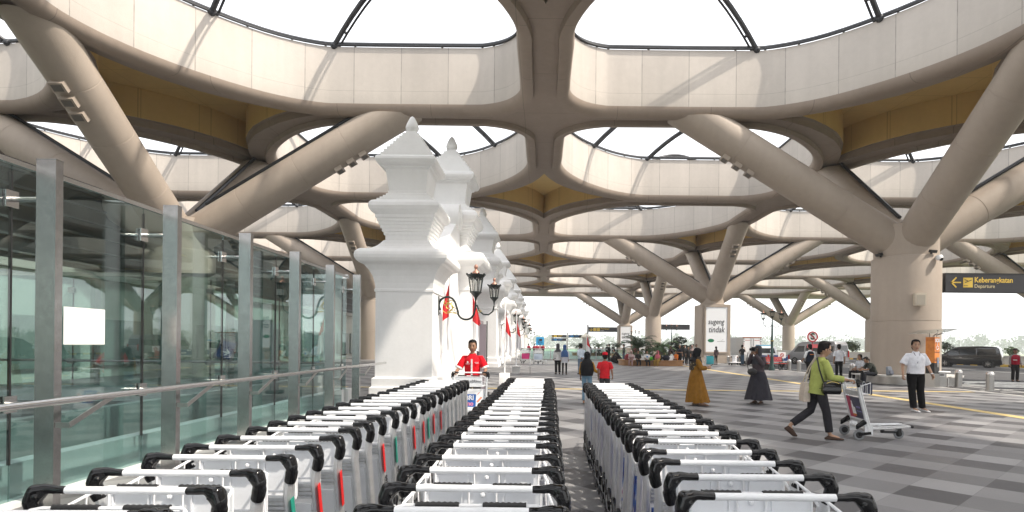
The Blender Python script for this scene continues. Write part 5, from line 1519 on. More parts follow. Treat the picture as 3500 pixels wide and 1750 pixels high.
# ------------------------------------------------------------------ wall lanterns, flags, lamp posts
def lantern(b_iron, b_glass, b_cop, c, s=1.0):
    c = Vector(c)
    b_iron.lathe([(.02, -.42), (.03, -.32), (.05, -.22), (.10, -.16), (.175, -.08), (.20, -.06), (.20, -.03), (.15, -.02)], 8, c, ph=PI / 8)
    b_iron.lathe([(.215, .40), (.29, .46), (.315, .52), (.29, .52), (.24, .49), (.12, .56), (.10, .58)], 8, c, ph=PI / 8)
    for i in range(8):
        a = 2 * PI * i / 8 + PI / 8
        b_iron.tube([c + Vector((math.cos(a) * .175, math.sin(a) * .175, -.03)), c + Vector((math.cos(a) * .24, math.sin(a) * .24, .42))], .014, 5)
        b_iron.hull(sph(tuple(c + Vector((math.cos(a) * .30, math.sin(a) * .30, .53))), .035, 4))
        a2 = a + PI / 8
        b_iron.hull([tuple(c + Vector((math.cos(a2) * .21 + dx, math.sin(a2) * .21 + dy, z))) for dx, dy, z in ((.05 * -math.sin(a2), .05 * math.cos(a2), .41), (-.05 * -math.sin(a2), -.05 * math.cos(a2), .41), (0, 0, .33), (.01 * math.cos(a2), .01 * math.sin(a2), .41))])
    b_glass.lathe([(.165, -.02), (.23, .41)], 8, c, ph=PI / 8)
    b_cop.lathe([(.13, .52), (.12, .60), (.05, .66), (.035, .70), (.06, .74), (.065, .79), (.045, .83), (.01, .86)], 12, c)
def spiral(b, c, r0, r1, turns, a0, th, plane='x', n=22, y=0):
    P = []
    for i in range(n + 1):
        q = i / n; a = a0 + turns * 2 * PI * q; r = r0 + (r1 - r0) * q
        P.append((c[0] + math.cos(a) * r, y, c[1] + math.sin(a) * r))
    b.tube(P, th, 5)
def wall_lantern(loc, label, s=1.0):
    t = thing('wall_lantern', label, 'lantern', loc, 0, 'wall lanterns on the gate towers', s)
    b = MB(); b.box((.012, 0, .0), (.025, .10, .62)); b.box((.04, 0, .22), (.06, .03, .03)); b.box((.04, 0, -.24), (.06, .03, .03)); b.build('wall_plate', IRON, t, 0)
    P = []
    for i in range(15):
        a = R(215) - R(215 - 20) * i / 14
        P.append((.29 + .27 * math.cos(a), 0, .02 + .27 * math.sin(a)))
    P += [(.60, 0, -.06), (.64, 0, -.20)]
    for i in range(12):
        a = R(200) + R(150) * i / 11
        P.append((.90 + .27 * math.cos(a), 0, -.18 + .26 * math.sin(a)))
    P += [(1.20, 0, -.05), (1.21, 0, .12)]
    b = MB(); b.tube(P, .034, 8)
    b.tube([(1.24, .06, .05), (1.31, .10, -.14), (1.45, .12, -.26), (1.62, .12, -.27), (1.76, .12, -.16), (1.80, .12, .02)], .026, 7)
    b.build('arm', IRON, t, 50)
    b = MB()
    spiral(b, (.34, -.03), .16, .05, 1.2, R(250), .016); spiral(b, (.40, .10), .09, .02, 1.1, R(20), .014); spiral(b, (.26, .08), .10, .03, .9, R(120), .012); spiral(b, (.55, -.14), .09, .02, 1.3, R(180), .012)
    b.tube([(.14, 0, -.16), (.25, 0, -.24), (.42, 0, -.22), (.55, 0, -.24), (.68, 0, -.27)], .014, 5); b.tube([(.22, 0, .0), (.30, 0, .10), (.42, 0, .04), (.46, 0, -.08), (.38, 0, -.16)], .02, 5)
    spiral(b, (1.33, -.18), .07, .02, 1.2, R(0), .010)
    for p in ((.2, .12), (.31, .19), (.45, .0), (.5, -.05), (.36, -.2)): b.ball((p[0], 0, p[1]), (.035, .012, .022), 6, 4)
    b.build('gold_scroll', GOLD, t, 50)
    for c, k in (((1.21, 0, .50), 1.0), ((1.80, .12, .32), .72)):
        bi, bg_, bc = MB(), MB(), MB(); lantern(bi, bg_, bc, (0, 0, 0))
        for q in (bi, bg_, bc): q.xform(Matrix.Translation(c) @ Matrix.Scale(k, 4))
        l = bi.build('lantern', IRON, t, 40); bg_.build('glass', LGLASS, l, 20); bc.build('finial', COPPER, l, 50)
        b = MB(); b.lathe([(.03, -.02), (.035, .08), (.02, .26)], 8); b.xform(Matrix.Translation(c) @ Matrix.Scale(k, 4)); b.build('bulb', FWHITE, l)
    return t
wl = wall_lantern((-3.40, 18.5, 2.82), 'black wall lantern pair with gold scroll on the nearest gate tower')
wl2 = thing('wall_lantern', 'smaller looking black wall lantern pair behind the second flag', 'lantern', (-3.40, 46.6, 2.98), 0, 'wall lanterns on the gate towers')
wl3 = thing('wall_lantern', 'farther black wall lantern pair just right of the fourth flag', 'lantern', (-3.25, 62.0, 3.0), 0, 'wall lanterns on the gate towers')
wl4 = thing('wall_lantern', 'farthest black wall lantern pair, above the blue trolley sign', 'lantern', (-3.25, 98.0, 3.0), 0, 'wall lanterns on the gate towers')
for q in (wl2, wl3, wl4):
    for ch in wl.children: copy_tree(ch, q)
def flag(loc, label, drop=1.66, wdt=.36, flip=1, top=3.05):
    t = thing('flagpole', label, 'flagpole', loc, 0, 'flags along the white gate towers')
    b = MB(); b.tube([(0, 0, .3), (0, 0, top + .28)], .03, 10); b.ball((0, 0, top + .30), .04, 8, 6); b.build('pole', WPAINT, t, 40)
    b = MB(); b.box((0, 0, .22), (.42, .42, .44), taper=.94); bevel(b, .02).build('base', WHITEM, t, 30)
    ra, wa = MB(), MB()
    nu, nv = 10, 26
    def pt(u, v):
        # cloth hangs from its hoist edge in still air: the fly edge slides down and folds inward
        x = flip * (.03 + wdt * u * (1 - .85 * (1 - v) ** 2 - .18 * v) )
        z = top - drop * (.03 + .97 * v) - u * .30 * (1 - v * .3)
        y = .07 * math.sin(u * 9 + v * 2.0) * (.35 + .65 * v) + .02 * math.sin(v * 11)
        return Vector((x, y, z))
    for bb, a, c in ((ra, 0.0, .5), (wa, .5, 1.0)):
        vs = []; rows_ = 13
        for k in range(rows_ + 1):
            for i in range(nu + 1):
                u = i / nu; v = a + (c - a) * k / rows_
                vs.append(pt(u, v))
        fs = [(k * (nu + 1) + i, k * (nu + 1) + i + 1, (k + 1) * (nu + 1) + i + 1, (k + 1) * (nu + 1) + i) for k in range(rows_) for i in range(nu)]
        bb.add(vs, fs)
    f = ra.build('flag', RED, t, 80, recalc=False); wa.build('white_half', FWHITE, f, 80, recalc=False)
    return t
flag((-3.36, 20.5, 0), 'red and white flag hanging beside the nearest tower behind the gold scroll', 2.5, .50, -1, 3.85)
flag((-2.79, 22.3, 0), 'red and white flag hanging behind the porter in red and the lantern', 2.2, .50, 1, 3.62)
flag((-1.50, 22.6, 0), 'red and white flag on a white pole right of the porter, third from the camera', 1.66, .32, 1, 2.95)
flag((-1.42, 30.7, 0), 'red and white flag on a white pole, fourth from the camera', 1.6, .30, 1, 3.0)
p = W(1476, 866, 56)
flag((p.x, 56, 0), 'red and white flag on a pole beside the glass balustrade, far from the gate towers', 2.0, .4, 1, 2.6)
t = thing('banner_stand', 'narrow dark grey banner stand behind the porter in red', 'banner', W(1214, 890, 17.6) * Vector((1, 1, 0)) if False else (W(1214, 890, 17.6).x, 17.6, 0))
b = MB(); b.box((0, 0, 1.15), (.20, .10, 2.10)); b.build('panel', mat("banner_grey", (.28, .23, .26), .5), t, 0)
b = MB(); b.box((0, 0, .05), (.4, .4, .10)); b.box((.13, 0, 1.2), (.03, .06, 2.2)); b.build('stand', BLACKM, t, 0)
def lamp_post(loc, label, Hh):
    t = thing('lamp_post', label, 'lamp post', loc, 0, 'black three lantern lamp posts')
    b = MB(); b.lathe([(.20, 0), (.20, .15), (.13, .25), (.11, .9), (.12, .95), (.09, 1.0), (.075, 1.9), (.10, 1.93), (.10, 2.02), (.07, 2.05), (.055, Hh - .9), (.08, Hh - .86), (.05, Hh - .8), (.04, Hh - .45)], 14)
    b.build('pole', mat("lamp_green", (.010, .040, .038), .35), t, 40)
    b = MB(); b.lathe([(.105, 1.95), (.105, 2.0)], 14); b.build('ring', GOLD, t)
    bi = MB()
    for s in (-1, 1):
        bi.tube([(s * .05, 0, Hh - .85), (s * .22, 0, Hh - .98), (s * .42, 0, Hh - .95), (s * .56, 0, Hh - .80), (s * .60, 0, Hh - .62)], .022, 6)
        spiral(bi, (s * .25, Hh - .80), .11, .03, 1.2, 0, .014); spiral(bi, (s * .40, Hh - .84), .07, .02, 1.1, 1, .012)
    bi.build('arm', IRON, t)
    for x, z in ((-.60, Hh - .36), (.60, Hh - .36), (0, Hh - .22)):
        a, g, c = MB(), MB(), MB(); lantern(a, g, c, (0, 0, 0))
        for q in (a, g, c): q.xform(Matrix.Translation((x, 0, z)) @ Matrix.Scale(.62, 4))
        l = a.build('lantern', IRON, t, 40); g.build('glass', LGLASS, l, 20); c.build('finial', COPPER, l, 50)
    return t
p = W(1942, 866, 38)
lp = lamp_post((p.x, 38, 0), 'dark green three lantern lamp post behind the red bench', 3.85)
p = W(1689, 866, 66); l2 = thing('lamp_post', 'black lamp post in front of the plain black sign', 'lamp post', (p.x, 66, 0), 0, 'black three lantern lamp posts')
p = W(1598, 866, 92); l3 = thing('lamp_post', 'farthest lamp post, right of the smaller welcome poster', 'lamp post', (p.x, 92, 0), 0, 'black three lantern lamp posts')
for q in (l2, l3):
    for ch in lp.children: copy_tree(ch, q)

# ------------------------------------------------------------------ balustrade, gate pillar, far trolleys
t = thing('glass_balustrade', 'greenish glass balustrade across the end of the pavement', 'balustrade', (0, 58, 0))
b = MB()
for k in range(7): b.box((-1.5 + 1.55 * k, 0, .62), (1.46, .02, 1.0))
b.build('pane', BALUG, t, 0)
b = MB(); b.tube([(-2.4, 0, 1.16), (8.6, 0, 1.16)], .03, 8); b.box((3.1, 0, .06), (11, .12, .12)); b.build('rail', STEEL, t)
for k in range(8):
    b = MB(); b.box((-2.28 + 1.55 * k, 0, .58), (.06, .06, 1.14)); b.build('post', STEEL, t, 0)
p = W(1474, 866, 60)
t = thing('gate_pillar', 'grey gate pillar with a cream capital beyond the balustrade', 'pillar', (p.x, 60, 0))
b = MB(); b.sq([(0, .42), (.3, .42), (.32, .36), (2.3, .36)]); b.build('shaft', WALLC, t, 0)
b = MB(); b.sq([(2.3, .50), (2.42, .52), (2.5, .44), (2.62, .30), (2.72, .14)]); b.ball((0, 0, 2.78), .1, 8, 6); b.build('capital', mat("cream_capital", (.72, .68, .58), .6), t, 0)
p = W(1405, 866, 46)
t = thing('belt_post', 'black belt barrier post near the blue trolley sign', 'barrier post', (p.x, 46, 0))
b = MB(); b.tube([(0, 0, .03), (0, 0, .98)], .04, 8); b.build('post', BLACKM, t); b = MB(); b.lathe([(.22, 0), (.20, .04), (.05, .10)], 16); b.build('base', BLACKM, t)
t = thing('trolley_rack', 'white rail rack around the far pair of luggage trolleys', 'rack', (W(1354, 900, 45.5).x, 45.5, 0))
b = MB()
for s in (-1, 1): b.tube([(s * .62, -.9, 0), (s * .62, -.9, .33), (s * .62, .9, .33), (s * .62, .9, 0)], .03, 8)
b.build('rail', WPAINT, t)
# ------------------------------------------------------------------ planters, palms, trees
def planter(loc, label, rx, ry, plants):
    t = thing('planter', label, 'planter', loc)
    def rr(s, z, sy=None):
        sy = sy or s
        return [Vector((math.copysign(abs(math.cos(a)) ** .6, math.cos(a)) * rx * s, math.copysign(abs(math.sin(a)) ** .6, math.sin(a)) * ry * sy, z)) for a in [2 * PI * i / 40 for i in range(40)]]
    b = MB(); b.rings([rr(.97, 0), rr(.97, .34), rr(1.0, .36), rr(1.0, .44), rr(.70, .44), rr(.70, .3)], cap=False); b.build('seat', WOOD, t, 40)
    b = MB(); b.rings([rr(.72, .30), rr(.72, .78), rr(.66, .78), rr(.66, .6)], cap=True); b.build('box', WPANEL, t, 40)
    return t
def palm(loc, label, s=1.0, n=16, seed=1, m=None):
    r = random.Random(seed)
    t = thing('palm_plant', label, 'palm', loc, r.random() * 3, 'palms in the planters', s)
    b = MB(); b.tube([(0, 0, -.5), (0, 0, .0), (.01, 0, .35)], [.10, .12, .08], 8); b.build('trunk', BARK, t)
    b = MB()
    for k in range(n):
        az = 2.4 * k + r.uniform(-.2, .2); el = R(r.uniform(25, 75)); L = r.uniform(.9, 1.35)
        P = []
        for i in range(8):
            q = i / 7
            e = el - q * q * R(75)
            if i == 0: p = Vector((0, 0, .3))
            else: p = P[-1] + Vector((math.cos(az) * math.cos(e), math.sin(az) * math.cos(e), math.sin(e))) * L / 7
            P.append(p)
        b.tube(P, [.016 * (1 - .8 * i / 7) for i in range(8)], 4)
        side = Vector((-math.sin(az), math.cos(az), 0))
        for i in range(1, 8):
            for f_ in (0, .5):
                if i == 7 and f_: continue
                p = P[i].lerp(P[min(i + 1, 7)], f_); d = (P[min(i + 1, 7)] - P[i - 1]).normalized()
                w_ = .30 * (1 - .6 * abs(i / 7 - .4))
                for s_ in (-1, 1):
                    tip = p + side * s_ * w_ + d * w_ * .7 - Vector((0, 0, .10))
                    b.add([p, p + d * .03, tip, p - d * .02 + side * s_ * .02], [(0, 1, 2), (0, 2, 3)])
    b.build('fronds', m or LEAFD, t, 0, recalc=False)
    return t
pc = W(1625, 900, 45.6)
planter((pc.x + .35, 45.7, 0), 'orange brown bench planter with palms where people sit', 2.55, 1.9, None)
palm((W(1604, 880, 46).x, 46.0, .85), 'dark spiky palm at the left of the orange brown planter', 1.45, 22, 3)
palm((W(1660, 880, 46.2).x, 46.2, .70), 'greener palm at the right of the orange brown planter', 1.35, 20, 5, LEAFM)
def leafy(b, c, r, n, size, rr):
    for _ in range(n):
        while True:
            v = Vector((rr.uniform(-1, 1), rr.uniform(-1, 1), rr.uniform(-1, 1)))
            if .2 < v.length < 1: break
        v = v.normalized() * v.length ** .45
        p = Vector(c) + Vector((v.x * r[0], v.y * r[1], v.z * r[2]))
        a = Vector((rr.uniform(-1, 1), rr.uniform(-1, 1), rr.uniform(-.6, 1))).normalized(); u = a.orthogonal().normalized(); w_ = a.cross(u)
        s = size * rr.uniform(.6, 1.4)
        b.add([p - u * s, p + w_ * s * .5, p + u * s, p - w_ * s * .5], [(0, 1, 2, 3)], 0 if rr.random() < .6 else 1)
def hedge(c, r, n, size, label, name='shrub', mats=(LEAFM, LEAFD), seed=2, stems=6):
    t = thing(name, label, 'shrub', (c[0], c[1], 0))
    rr = random.Random(seed); b = MB(); leafy(b, (0, 0, c[2]), r, n, size, rr); b.build('foliage', list(mats), t, 0, recalc=False)
    b = MB()
    for k in range(stems):
        b.tube([(rr.uniform(-.1, .1), 0, 0), (rr.uniform(-.5, .5) * r[0], rr.uniform(-.5, .5) * r[1], c[2])], [.05, .02], 5)
    b.build('stem', BARK, t)
hedge((pc.x + .5, 46.0, .98), (1.9, 1.0, .35), 420, .09, 'low green bedding plants in the orange brown planter', 'shrub', (LEAFM, LEAFY), 5)
pf = W(1497, 890, 83)
planter((pf.x, 84, 0), 'far orange brown bench planter under the black arrow sign', 3.4, 1.8, None)
palm((pf.x - 2.2, 84.6, .8), 'small palm at the left of the far planter', 1.2, 16, 8); palm((pf.x + .6, 84.6, .8), 'small palm in the middle of the far planter', 1.25, 16, 9, LEAFM); palm((pf.x + 3.6, 86, .8), 'small palm right of the man in the black suit', 1.2, 16, 10)
# bags around the planter
for px, Yp, z, r, col, lab in ((1631 + 3, 43.9, .56, (.34, .2, .17), (.10, .42, .05), 'bright green round bag on the planter seat'), (1652 + 2, 43.95, .66, (.42, .25, .28), (.015, .016, .02), 'big black bag next to the green bag on the planter seat'),
                               (1676, 44.2, .62, (.3, .22, .22), (.02, .02, .03), 'black bag at the right end of the planter seat'), (1550, 49.8, .35, (.55, .35, .35), (.018, .018, .02), 'black luggage on the floor left of the planter'),
                               (1579, 44.4, .62, (.26, .2, .3), (.25, .05, .06), 'dark red bag at the left end of the planter seat')):
    p = W(px, 880, Yp)
    b = MB(); q = sph((0, 0, 0), r, 8); b.hull([(x + .03 * math.sin(9 * y), y, zz) for x, y, zz in q])
    t = thing('travel_bag', lab, 'bag', (p.x, Yp, z), 0)
    b.build('body', fab(col), t, 60); b = MB(); b.tube([(-.15, 0, r[2] * .9), (0, 0, r[2] * 1.25), (.15, 0, r[2] * .9)], .02, 6); b.build('handle', BLACKM, t)
# clipped tree with dark pom-pom crown
p = W(1702, 866, 60)
t = thing('topiary_tree', 'dark clipped tree with round cloud shaped clumps behind the planter', 'tree', (p.x, 60, 0))
b = MB(); b.tube([(0, 0, 0), (.1, 0, .8), (-.1, 0, 1.4), (.2, 0, 2.0)], [.12, .09, .07, .04], 7); b.tube([(.0, 0, 1.0), (.9, 0, 1.35)], [.05, .03], 6); b.tube([(0, 0, .9), (-.6, 0, 1.4)], [.05, .03], 6); b.build('trunk', BARK, t)
b = MB(); rr = random.Random(4)
for c, r in (((.35, 0, 2.15), (.75, .6, .38)), ((-.45, 0, 1.65), (.75, .6, .36)), ((.75, 0, 1.35), (.7, .5, .32)), ((1.9, 0, 1.3), (.75, .5, .45)), ((0.0, 0, 1.2), (.8, .5, .3))): leafy(b, c, r, 420, .10, rr)
b.build('crown', [mat("leaf_black", (.012, .018, .012), .7), LEAFD], t, 0, recalc=False)
def tree(x, y, z0, h, r, label, seed, mats=(LEAFD, LEAFM), n=500, size=.35, cat='tree'):
    t = thing('tree', label, cat, (x, y, z0)); rr = random.Random(seed)
    b = MB(); b.tube([(0, 0, 0), (.1, 0, h * .4), (0, .1, h * .8)], [.05 * h * .5, .04 * h * .5, .02], 7)
    for k in range(5): b.tube([(0, 0, h * (.4 + .06 * k)), (math.cos(k * 2.2) * r * .7, math.sin(k * 2.2) * r * .7, h * (.65 + .06 * k))], [.06, .02], 5)
    b.build('trunk', BARK, t)
    b = MB()
    for k in range(9):
        c = (rr.uniform(-.6, .6) * r, rr.uniform(-.6, .6) * r, h * rr.uniform(.55, .92)); leafy(b, c, (r * .5, r * .5, r * .36), n // 9, size, rr)
    b.build('crown', list(mats), t, 0, recalc=False)
p = W(2143, 880, 86)
tree(p.x, 86, -.2, 2.6, 1.35, 'bushy green tree behind the parapet between the columns', 21, (LEAFD, LEAFY), 900, .13)
p = W(2376, 875, 70)
tree(p.x, 70, -.2, 2.5, 1.1, 'dark thin tree behind the parapet left of the black van', 22, (mat("leaf_black", (.012, .018, .012)), LEAFD), 500, .12)
p = W(2548, 880, 78)
tree(p.x, 78, -.2, 1.9, 1.0, 'low green tree behind the security guard', 24, (LEAFM, LEAFY), 500, .13)
# far woods below the deck
b = MB(); rr = random.Random(31)
for k in range(640):
    a = rr.uniform(R(30), R(130)); d = rr.uniform(1050, 1650)
    x, y = math.cos(a) * d, math.sin(a) * d
    h = rr.uniform(15, 30); r = rr.uniform(6, 13)
    leafy(b, (x, y, -7 + h - r * .6), (r, r, r * .75), 46, 2.6, rr)
    leafy(b, (x + rr.uniform(-5, 5), y, -7 + h * .4), (r, r, h * .35), 20, 3.2, rr)
tag(b.build('far_wood', [LEAFD, LEAFM], smooth=0, recalc=False), 'hazy band of distant trees along the horizon', 'trees', kind='stuff')
# light pole beyond the parapet
p = W(2417, 850, 120)
t = thing('street_light', 'thin white street light beyond the parapet above the black van', 'street light', (p.x, 120, -7))
b = MB(); b.tube([(0, 0, 0), (0, 0, p.z + 7)], [.12, .07], 8); b.build('pole', WPAINT, t); b = MB(); b.box((-.3, 0, p.z + 7.2), (1.4, .4, .16), Matrix.Rotation(R(15), 3, 'Y')); b.build('lamp_head', WPAINT, t, 0)
# ================================================================== VEHICLES (local: front towards +Y)
def veh_wheel(root, x, y, r, w_=.22, rimc=STEELB):
    s = 1 if x > 0 else -1
    b = MB(); K = 24
    b.rings([[(math.cos(2 * PI * i / K) * q, math.sin(2 * PI * i / K) * q, z) for i in range(K)] for q, z in ((r * .6, -w_ / 2), (r * .93, -w_ / 2), (r, -w_ * .3), (r, w_ * .3), (r * .93, w_ / 2), (r * .6, w_ / 2))], closed=True)
    ty = b.build('wheel', TYRE, root, 40); ty.matrix_local = Matrix.Translation((x, y, r)) @ Matrix.Rotation(R(90) * s, 4, 'Y')
    b = MB(); b.lathe([(r * .64, -w_ * .1), (r * .64, w_ * .30), (r * .58, w_ * .42), (r * .52, w_ * .28)], 24)
    for k in range(6):
        a = 2 * PI * k / 6
        b.hull([(math.cos(a + d) * q, math.sin(a + d) * q, z) for d, q in ((-.25, r * .12), (.25, r * .12), (-.13, r * .6), (.13, r * .6)) for z in (w_ * .3, w_ * .44)])
    b.lathe([(r * .14, w_ * .3), (r * .12, w_ * .47)], 10)
    b.build('rim', rimc, ty, 30)
def cabin(b, belt, roof, wb, wr, zb, zr):
    """belt, roof: y positions; a tapered greenhouse between the belt line and the roof"""
    pass
def van(name, label, loc, rz, L, wid, paint, prof, belt, wins, wheel_y, r, cat='van', arch=.42):
    """prof: side outline (y, z) of the whole body; belt z above which the sides lean in"""
    t = thing(name, label, cat, loc, rz)
    ztop = max(p[1] for p in prof)
    def hw(z): return wid / 2 * (1 - .17 * max(0, (z - belt) / (ztop - belt)) - .05 * max(0, (.5 - z) / .5))
    n = len(prof)
    # body as a loft of slices across the width so that the sides have their real lean and rounding
    b = MB()
    zs = sorted(set([round(p[1], 3) for p in prof] + [belt]))
    tri = geometry.tessellate_polygon([[Vector((p[0], p[1], 0)) for p in prof]])
    o = len(b.v)
    for s in (-1, 1):
        b.v += [Vector((s * hw(z), y, z)) for y, z in prof]
        b.v += []
    # side skins: cut the outline at the belt
    def cut(poly, above):
        out = []
        for i in range(len(poly)):
            p, q = poly[i], poly[(i + 1) % len(poly)]
            ip = p[1] >= belt if above else p[1] <= belt
            iq = q[1] >= belt if above else q[1] <= belt
            if ip: out.append(p)
            if ip != iq:
                f = (belt - p[1]) / (q[1] - p[1]); out.append((p[0] + (q[0] - p[0]) * f, belt))
        return out
    b = MB()
    for above in (False, True):
        P = cut(prof, above); m_ = len(P)
        tri = geometry.tessellate_polygon([[Vector((p[0], p[1], 0)) for p in P]])
        vs = [(-hw(z), y, z) for y, z in P] + [(hw(z), y, z) for y, z in P]
        fs = [tuple(q) for q in tri] + [tuple(i + m_ for i in reversed(q)) for q in tri]
        for i in range(m_):
            j2 = (i + 1) % m_
            if abs(P[i][1] - belt) < 1e-6 and abs(P[j2][1] - belt) < 1e-6: continue
            fs.append((i, j2, m_ + j2, m_ + i))
        b.add(vs, fs)
    bevel(b, .055, 3, 28).build('body', paint, t, 50)
    for kind, poly in wins:
        if kind == 'side':
            for s in (-1, 1):
                w_ = MB(); m_ = len(poly)
                tri = geometry.tessellate_polygon([[Vector((p[0], p[1], 0)) for p in poly]])
                vs = [(s * (hw(z) + .006), y, z) for y, z in poly] + [(s * (hw(z) - .03), y, z) for y, z in poly]
                fs = [tuple(q) for q in tri] + [tuple(i + m_ for i in q) for q in tri] + [(i, (i + 1) % m_, m_ + (i + 1) % m_, m_ + i) for i in range(m_)]
                w_.add(vs, fs); w_.build('window', CARGLASS, t, 0)
        else:
            (y0, z0), (y1, z1) = poly
            d = Vector((0, y1 - y0, z1 - z0)).normalized(); nn = Vector((0, -d.z, d.y))
            if kind == 'front': nn = -nn if nn.y < 0 else nn
            else: nn = -nn if nn.y > 0 else nn
            w_ = MB()
            a = [Vector((-hw(z0) * .9, y0, z0)), Vector((hw(z0) * .9, y0, z0)), Vector((hw(z1) * .9, y1, z1)), Vector((-hw(z1) * .9, y1, z1))]
            w_.add([p + nn * .008 for p in a] + [p - nn * .02 for p in a], [(0, 1, 2, 3), (7, 6, 5, 4), (0, 4, 5, 1), (1, 5, 6, 2), (2, 6, 7, 3), (3, 7, 4, 0)])
            w_.build('windscreen' if kind == 'front' else 'rear_window', CARGLASS, t, 0)
    for y in wheel_y:
        for s in (-1, 1):
            a_ = MB(); a_.lathe([(r * 1.22, -.05), (r * 1.22, .012)], 24, sx=1); o = a_.build('wheel_arch', BLACKM, t, 30)
            o.matrix_local = Matrix.Translation((s * (hw(r) - .005), y, r * 1.05)) @ Matrix.Rotation(R(90) * s, 4, 'Y')
            veh_wheel(t, s * (hw(r) - .08), y, r)
    return t, hw
BLACKC = mat("paint_black", (.010, .010, .011), .12, coat=1.0)
SILV = mat("paint_silver", (.30, .30, .315), .3, .5, coat=.6)
WHITEC = mat("paint_white", (.78, .79, .80), .3, coat=.4)
BLUEC = mat("paint_blue", (.012, .06, .26), .3, coat=.4)
LAMPR = mat("lamp_red", (.4, .01, .01), .2); LAMPW = mat("lamp_clear", (.7, .72, .74), .1)
# black people carrier
rear = Vector((40.4, 51.4, -.13))
th_ = R(45)
t, hw = van('parked_van', 'black people carrier parked by the far striped kerb', rear + Vector((-math.sin(th_), math.cos(th_), 0)) * 1.55, th_, 5.1, 1.92, BLACKC,
    [(-2.55, .35), (-2.5, .75), (-2.45, 1.1), (-2.3, 1.75), (-2.1, 1.88), (-1.0, 1.93), (.4, 1.90), (.95, 1.80), (1.75, 1.20), (2.35, 1.02), (2.52, .80), (2.58, .45), (2.45, .25), (-2.4, .25)], 1.05,
    [('side', [(-2.2, 1.15), (-.75, 1.13), (-.75, 1.70), (-2.05, 1.70)]), ('side', [(-.68, 1.13), (.5, 1.12), (.5, 1.70), (-.68, 1.70)]), ('side', [(.58, 1.12), (1.55, 1.14), (1.05, 1.64), (.58, 1.70)]), ('front', [(1.72, 1.23), (1.0, 1.77)]), ('rear', [(-2.43, 1.2), (-2.31, 1.68)])], (-1.55, 1.65), .34)
for s in (-1, 1):
    b = MB(); b.hull([(s * .55, 2.50, .78), (s * .88, 2.15, .98), (s * .90, 2.25, .74), (s * .62, 2.52, .70), (s * .60, 2.40, .92)]); b.build('headlight', LAMPW, t, 30)
    b = MB(); b.box((s * 1.02, 1.45, 1.17), (.16, .10, .16)); b.build('mirror', BLACKC, t, 0)
    b = MB(); b.box((s * (hw(.9) + .006), .45, .9), (.03, .18, .04)); b.build('door_handle', STEELB, t, 0)
b = MB(); b.box((0, 2.57, .60), (.9, .05, .16)); b.build('grille', STEELB, t, 0)
# silver minibus
th_ = R(27); rl = Vector((27.6, 52.6, -.13))
t, hw = van('parked_van', 'silver high roof minibus on the road behind the no stopping sign', rl + Vector((-math.sin(th_), math.cos(th_), 0)) * 2.5, th_, 5.4, 1.95, SILV,
    [(-2.65, .40), (-2.62, 1.1), (-2.55, 2.0), (-2.4, 2.22), (-1.8, 2.28), (1.0, 2.22), (1.5, 2.05), (2.25, 1.20), (2.62, .98), (2.70, .6), (2.65, .32), (-2.6, .32)], 1.15,
    [('side', [(-2.4, 1.28), (-1.35, 1.28), (-1.35, 1.82), (-2.4, 1.82)]), ('side', [(-1.25, 1.28), (.55, 1.26), (.55, 1.82), (-1.25, 1.82)]), ('side', [(.68, 1.25), (1.9, 1.22), (1.45, 1.80), (.72, 1.82)]), ('front', [(2.22, 1.24), (1.55, 1.98)]), ('rear', [(-2.60, 1.3), (-2.56, 1.9)])], (-1.55, 1.75), .36)
for s in (-1, 1):
    b = MB(); b.box((s * .85, -2.66, 1.1), (.14, .05, .6)); b.build('tail_light', LAMPR, t, 0)
    b = MB(); b.hull([(s * .6, 2.66, .9), (s * .9, 2.4, 1.0), (s * .92, 2.5, .72), (s * .62, 2.7, .72)]); b.build('headlight', LAMPW, t, 30)
# box truck
t = thing('box_truck', 'white box truck with closed rear doors parked behind the photographer', 'truck', (20.0, 56.3, -.13))
b = MB(); b.box((0, 0, 1.68), (1.78, 4.0, 1.86)); b.build('cargo_box', mat("truck_box", (.50, .51, .52), .35, .3), t, 0)
b = MB()
for k in range(12): b.box((-.893, -1.8 + .32 * k, 1.68), (.012, .05, 1.8))
b.build('side_rib', mat("truck_rib", (.40, .41, .42), .4, .3), t, 0)
for s in (-1, 1):
    b = MB(); b.box((s * .43, -2.02, 1.66), (.84, .05, 1.70)); d = b.build('rear_door', WHITEC, t, 0)
    b = MB(); b.tube([(s * .12, -2.06, .85), (s * .12, -2.06, 2.48)], .016, 6); b.box((s * .25, -2.06, 1.2), (.22, .03, .03))
    for z in (1.1, 1.7, 2.3): b.box((s * .12, -2.06, z), (.05, .04, .05))
    b.build('lock_bar', DSTEEL, d, 0)
    b = MB(); b.box((s * .45, -2.05, 2.30), (.5, .01, .04)); b.box((s * .80, -2.05, 1.95), (.03, .01, .25)); b.box((s * .5, -2.05, .92), (.5, .01, .05)); b.build('reflector', LAMPR, d, 0)
    b = MB(); b.box((s * .80, -2.06, 2.42), (.12, .03, .06)); b.box((s * .80, -2.06, 2.18), (.12, .03, .05)); b.build('hinge', BLACKM, d, 0)
    b = MB(); b.box((s * .72, -2.0, .66), (.26, .06, .10)); b.build('tail_light', LAMPR, t, 0)
    veh_wheel(t, s * .72, -1.0, .37, .26); veh_wheel(t, s * .72, 2.3, .37, .24)
b = MB(); b.box((0, -2.02, 2.56), (1.80, .07, .12)); b.box((0, -2.02, .76), (1.80, .07, .10)); b.box((0, 0, .62), (1.0, 5.2, .16)); b.build('chassis', mat("truck_rust", (.30, .12, .07), .6), t, 0)
b = MB(); b.prism([(2.1, .55), (2.1, 2.0), (2.3, 2.1), (3.2, 1.95), (3.55, 1.25), (3.6, .5)], 'x', -.85, .85); bevel(b, .06).build('cab', mat("truck_cab", (.05, .06, .08), .3), t, 40)
